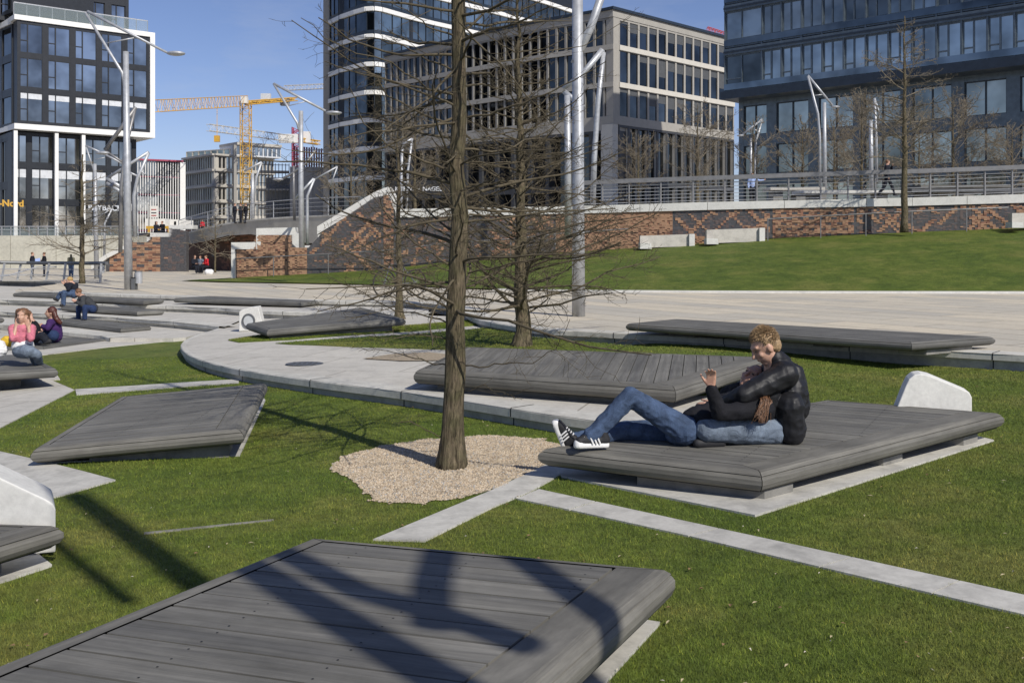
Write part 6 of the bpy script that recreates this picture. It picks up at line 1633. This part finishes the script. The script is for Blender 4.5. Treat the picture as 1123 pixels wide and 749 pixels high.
# standing people
def stander(px, py, hpx, Y, label, cols, facing=(0,-1,0), walk=0, hairm='hair_d', arms='down', wide=1.0, lean=0):
    H = hpx*Y/F; s = H/1.75; root = thing('person', at(px, py, Y), label, 'person'); sx = hpx/1.75; f = Vector(facing).normalized(); rt = Vector((f.y, -f.x, 0))
    def j(x, fwd, z): # metres in body frame
        v = rt*x+f*fwd; return (px+v.x*sx, py-z*sx, v.y*s)
    a = dict(head=j(0, .02+lean, 1.62), neck=j(0, lean*.8, 1.46), pel=j(0, 0, 1.0), shL=j(-.18, lean*.7, 1.4), shR=j(.18, lean*.7, 1.4), hpL=j(-.09, 0, .93), hpR=j(.09, 0, .93),
        knL=j(-.1, walk*.2, .5), knR=j(.1, -walk*.1, .5), anL=j(-.1, walk*.32, .1), anR=j(.1, -walk*.4, .12), ftL=j(-.1, walk*.32+.14, .05), ftR=j(.1, -walk*.4+.14, .06))
    if arms == 'down': a.update(elL=j(-.24, -.02, 1.12), elR=j(.24, -.02, 1.12), wrL=j(-.24, .1, .88), wrR=j(.24, .08, .88))
    elif arms == 'bent': a.update(elL=j(-.24, -.02, 1.12), elR=j(.24, -.02, 1.12), wrL=j(-.14, .22, 1.16), wrR=j(.1, .24, 1.18))
    elif arms == 'out': a.update(elL=j(-.42, .02, 1.32), elR=j(.24, -.02, 1.12), wrL=j(-.66, .05, 1.36), wrR=j(.2, .1, .9))
    elif arms == 'face': a.update(elL=j(-.26, .15, 1.2), elR=j(.24, -.02, 1.12), wrL=j(-.1, .22, 1.45), wrR=j(.24, .1, .9))
    mk(root, 0, Y, a, s*wide, cols, .028*max(1, s), hs=s*1.02, hdir=facing); return root
stander(35.5, 305, 28.5, 59, 'left of the two people talking by the quay railing, in coat with pale shawl', ('dark_c', 'dark_c', 'hair_d', 'skin'), facing=(1,0,0), arms='bent', wide=1.15)
stander(48.5, 304.5, 28, 59, 'right of the two people talking by the quay railing, in a black suit', ('fleece', 'dark_c', 'hair_d', 'skin'), facing=(-1,0,0), arms='bent')
stander(78, 304.5, 26, 58, 'person in olive jacket and jeans standing with the back turned at the quay railing', ('olive', 'jeans', None, 'olive'), facing=(0,1,0), arms='bent', wide=1.15)
stander(973, 216, 41, 49, 'person in black walking behind the terrace railing with a hand at the face', ('dark_c', 'dark_c', 'hair_d', 'skin'), facing=(1,-.2,0), walk=1, arms='face')
stander(825, 224, 34, 48.6, 'person in a pale blue shirt behind the parapet with one arm stretched to the left', ('blue_c', 'dark_c', 'hair_d', 'skin'), facing=(0,-1,0), arms='out', lean=0)
def sitter(px, py, hpx, Y, label, cols, facing=(0,-1,0), group=None):
    s = hpx*Y/F/1.3; sx = hpx/1.3; root = thing('person', at(px, py, Y), label, 'person', group); f = Vector(facing).normalized(); rt = Vector((f.y, -f.x, 0))
    def j(x, fwd, z): v = rt*x+f*fwd; return (px+v.x*sx, py-z*sx, v.y*s)
    a = dict(head=j(0, .1, 1.18), neck=j(0, .06, 1.02), pel=j(0, 0, .52), shL=j(-.18, .05, .97), shR=j(.18, .05, .97), elL=j(-.24, .1, .72), elR=j(.24, .1, .72), wrL=j(-.1, .3, .7), wrR=j(.1, .3, .7),
        hpL=j(-.09, 0, .48), hpR=j(.09, 0, .48), knL=j(-.1, .42, .5), knR=j(.12, .42, .5), anL=j(-.1, .44, .1), anR=j(.12, .44, .1), ftL=j(-.1, .58, .05), ftR=j(.12, .58, .05))
    mk(root, 0, Y, a, s, cols, .03*max(1, s), hs=s*1.02, hdir=facing); return root
sitter(171, 261, 18, 72.2, 'left of the two dark clad people sitting on the stepped white coping', ('dark_c', 'dark_c', 'hair_d', 'skin'), (.6,-.8,0))
sitter(178.5, 260.5, 18, 72.4, 'right of the two dark clad people sitting on the stepped white coping', ('fleece', 'dark_c', 'hair_d', 'skin'), (-.6,-.8,0))
for px, c_, f_, lb in ((257.5,'dark_c',(1,0,0),'leftmost of three people in dark coats at the ramp railing, facing right'), (264,'grey_c',(-1,-.3,0),'middle one of the three people in coats at the ramp railing'), (269.5,'fleece',(-1,0,0),'rightmost of three people in dark coats at the ramp railing, facing left')):
    stander(px, 245, 22, 68.5, lb, (c_, 'dark_c', 'hair_d', 'skin'), facing=f_, arms='bent', wide=1.3)
stander(222, 257, 16, 74, 'person in magenta jacket half hidden behind the ramp edge', ('red_c', 'dark_c', 'hair_d', 'skin'), facing=(0,-1,0))
Yg = on(226, 301, z_plaza).y
sitter(213, 300, 20, Yg, 'dark clad person crouching at the left of the resting group by the dark wall', ('dark_c', 'dark_c', 'hair_d', 'skin'), (.5,-.8,0))
sitter(220, 299.5, 19, Yg+.5, 'person in grey blue jacket in the middle of the resting group by the dark wall', ('jeans_lt', 'dark_c', 'hair_d', 'skin'), (-.3,-.9,0))
sitter(227, 300, 20, Yg, 'person in a bright red jacket in the resting group by the dark wall', ('red_c', 'dark_c', 'hair_d', 'skin'), (-.8,-.5,0))
tb = thing('bag', at(229.5, 301, Yg-.5), 'white bag on the ground in front of the person in red', 'bag'); bm = BX(); cone(bm, at(227, 298, Yg-.6), at(232, 298, Yg-.6), .14, .13); cone(bm, at(228, 299.5, Yg-.6), at(231, 299.5, Yg-.6), .16, .15); fuse('sack', bm, M['white_c'], tb, .03, wr=.02, wscale=6)
# papers held by the pair
root = thing('newspaper', at(42, 286, 58.8), 'pale sheet of paper held between the two talking people', 'paper')
mb = MB(); mb.hexa([at(38, 288, 58.8), at(44, 289, 58.8), at(44.5, 288.9, 59), at(38.5, 287.9, 59)], [at(38.5, 284, 58.9), at(44, 283, 58.9), at(44.2, 283, 58.95), at(38.7, 284, 58.95)]); mb.build('sheet', M['blue_c'], root)
# ---------------------------------------------------------------- litter bins
for px, py, hp, Y, lb in ((152, 318, 20, Y1, 'grey steel litter bin next to the tallest left lamp post'), (112, 304, 13, 50, 'small grey litter bin near the end of the quay railing')):
    root = thing('litter_bin', at(px, py, Y), lb, 'litter bin'); s = hp*Y/F
    def cyl(x0, y0, y1, r, n=16): 
        mb = MB(); mb.tube([at(x0, y0, Y), at(x0, y1, Y)], r, n); return mb
    cyl(px, py-8.5*hp/24, py-hp*1.0, s*.20).build('drum', M['steel'], root, smooth=False); mb = MB(); mb.tube([at(px, py-hp*1.0, Y), at(px, py-hp*1.04, Y)], [s*.21, s*.21], 16); mb.build('rim', M['steel_dk'], root)
    mb = MB(); a = at(px-3.4, py, Y); mb.box((a.x-.03, a.y-.05, a.z-.02), (a.x+.07, a.y+.05, a.z+s*.9)); mb.build('post', M['steel_dk'], root)
root = thing('bollard', at(145.5, 318, Y1), 'short dark bollard box between the tallest lamp post and the bin', 'bollard'); mb = MB(); a = at(145.5, 318, Y1-.2); mb.box((a.x-.07, a.y, a.z-.02), (a.x+.07, a.y+.15, a.z+.45)); ob = mb.build('body', M['steel_dk'], root); bevel(ob, .015)
mb = MB(); mb.box((a.x-.08, a.y-.01, a.z+.45), (a.x+.08, a.y+.16, a.z+.48)); mb.build('cap', M['black'], root)
# ---------------------------------------------------------------- bicycle
Yb_ = on(425, 326, z_plaza).y
root = thing('bicycle', at(428, 326, Yb_), 'black bicycle leaning behind the thin tree near the plaza edge', 'bicycle')
def ringm(c, r, tr, tilt=0):
    mb = MB(); pts = [c+Vector((math.cos(a)*r, math.sin(a)*r*.55, math.sin(a)*0))*0+Vector((math.cos(a)*r*.75, math.cos(a)*r*.66, math.sin(a)*r)) for a in np.linspace(0, 2*math.pi, 25)]; mb.tube(pts, tr, 6, cap=False); return mb
gz = z_plaza(-4, 30); r_ = .42
wf = at(421.5, 313.5, Yb_); wf.z = gz+r_; ax = Vector((.75, .66, 0)); wr_ = wf+ax*1.2
for c in (wf, wr_):
    o = ringm(c, r_, .028).build('wheel', M['black'], root); mb = MB()
    for k in range(8):
        a = k*math.pi/8; v = ax*math.cos(a)*r_+Vector((0, 0, math.sin(a)*r_)); mb.tube([c-v, c+v], .004, 3)
    mb.build('spokes', M['steel_dk'], o)
mb = MB(); sd_ = wf+ax*.75+Vector((0,0,.5)); hb = wf+ax*.22+Vector((0,0,.62)); bb_ = wf+ax*.68+Vector((0,0,-.02))
for a, b_ in ((sd_, hb), (hb, bb_), (sd_, bb_), (bb_, wr_), (sd_, wr_), (hb, wf)): mb.tube([a, b_], .022, 6)
mb.build('frame', M['steel_dk'], root)
mb = MB(); nn = Vector((-.66, .75, 0)); mb.tube([hb+Vector((0,0,.12))-nn*.28, hb+Vector((0,0,.14)), hb+Vector((0,0,.12))+nn*.28], .018, 6); mb.tube([hb, hb+Vector((0,0,.14))], .018, 6); mb.build('handlebar', M['black'], root)
mb = MB(); mb.tube([sd_, sd_+Vector((0,0,.14))], .016, 6); mb.tube([sd_+Vector((0,0,.16))-ax*.13, sd_+Vector((0,0,.16))+ax*.1], [.05, .02], 8); mb.build('saddle', M['black'], root)

bpy.data.scenes.remove(TMP)
# ================================================================ out-of-frame lamp whose shadow crosses the lawn and the near deck
SUN_AZ = Vector((.60, -.80)).normalized(); EL = math.radians(41)
sd = Vector((SUN_AZ.x*math.cos(EL), SUN_AZ.y*math.cos(EL), math.sin(EL)))
def lift(px, py, base, zfn):
    """point on the vertical plane through base perpendicular-ish to the sun which casts its shadow at pixel"""
    g_ = on(px, py, zfn); n_ = Vector((SUN_AZ.x, SUN_AZ.y, 0)); t = (Vector(base)-g_).dot(n_)/sd.dot(n_); return g_+sd*t
bs = Vector((3.9, -1.25, 0)); bs = on(210, 637, z_lawn)+Vector((SUN_AZ.x, SUN_AZ.y, 0))*8.2; bs.z = 0
dk = lambda x, y: .29
root = thing('street_lamp', bs, 'tall steel lamp behind the camera whose shadow falls across the near deck', 'lamp post')
def cast(pl, r, nm='arm'):
    pts = [lift(x, y, bs, fn) for x, y, fn in pl]; mb = MB(); mb.tube(pts, r, 12); mb.build(nm, M['steel'], root, smooth=True)
tp_ = lift(62, 547, bs, z_lawn); mb = MB(); mb.tube([bs, Vector((bs.x, bs.y, tp_.z))], [.12, .10], 12); mb.build('pole', M['steel'], root, smooth=True)
bs2 = bs+Vector((.5, .1, 0))
cast([(140,660,z_lawn),(80,612,z_lawn),(20,560,z_lawn),(-60,500,z_lawn)], .055)
cast([(700,712,dk),(649,672,dk),(545,594,dk)], .085)
cast([(470,690,dk),(472,640,dk),(486,597,dk)], .085)
cast([(570,712,dk),(470,672,dk),(395,650,dk),(300,597,dk)], .09)
# ================================================================ camera, light
cam = bpy.data.cameras.new('camera'); co = bpy.data.objects.new('camera', cam); C.objects.link(co); bpy.context.scene.camera = co
co.location = (0, 0, CH); co.rotation_euler = (math.radians(90), 0, 0)
cam.sensor_fit = 'HORIZONTAL'; cam.sensor_width = 36; cam.lens = 36*F/1123
cam.shift_y = -(374.5-HY)/1123; cam.clip_end = 5000; cam.clip_start = .1
sc = bpy.context.scene
w = bpy.data.worlds.new('World'); sc.world = w; w.use_nodes = True; nt = w.node_tree; bg = nt.nodes['Background']
sky = nt.nodes.new('ShaderNodeTexSky'); sky.sky_type = 'NISHITA'; sky.sun_disc = False; sky.sun_elevation = EL
sky.sun_rotation = math.atan2(SUN_AZ.x, SUN_AZ.y); sky.air_density = .9; sky.dust_density = .25; sky.ozone_density = 4.6; sky.altitude = 30
tc = nt.nodes.new('ShaderNodeTexCoord'); mp = nt.nodes.new('ShaderNodeMapping'); mp.inputs['Scale'].default_value = (1.6, 1.6, 6); nt.links.new(tc.outputs['Generated'], mp.inputs[0])
cn = nt.nodes.new('ShaderNodeTexNoise'); cn.inputs['Scale'].default_value = 3.2; cn.inputs['Detail'].default_value = 8; cn.inputs['Roughness'].default_value = .6; nt.links.new(mp.outputs[0], cn.inputs['Vector'])
cr = nt.nodes.new('ShaderNodeValToRGB'); cr.color_ramp.elements[0].position = .5; cr.color_ramp.elements[0].color = (0,0,0,1); cr.color_ramp.elements[1].position = .8; cr.color_ramp.elements[1].color = (.3,.3,.3,1); nt.links.new(cn.outputs['Fac'], cr.inputs[0])
mx = nt.nodes.new('ShaderNodeMix'); mx.data_type = 'RGBA'; nt.links.new(cr.outputs[0], mx.inputs[0]); tm = nt.nodes.new('ShaderNodeMix'); tm.data_type = 'RGBA'; tm.blend_type = 'MULTIPLY'; tm.inputs[0].default_value = 1; tm.inputs[7].default_value = (1.04, .91, 1.0, 1); nt.links.new(sky.outputs[0], tm.inputs[6]); nt.links.new(tm.outputs[2], mx.inputs[6]); mx.inputs[7].default_value = (5.2, 5.6, 6.4, 1)
nt.links.new(mx.outputs[2], bg.inputs[0]); bg.inputs[1].default_value = .09
sl = bpy.data.lights.new('sun', 'SUN'); so = bpy.data.objects.new('sun', sl); C.objects.link(so); sl.energy = 3.8; sl.angle = math.radians(.53); sl.color = (1, .95, .87)
so.rotation_euler = sd.to_track_quat('Z', 'Y').to_euler(); so.location = sd*50
vs = sc.view_settings; vs.view_transform = 'Standard'; vs.look = 'None'; vs.exposure = .15; vs.gamma = 1
sc.render.resolution_x = 1024; sc.render.resolution_y = 682
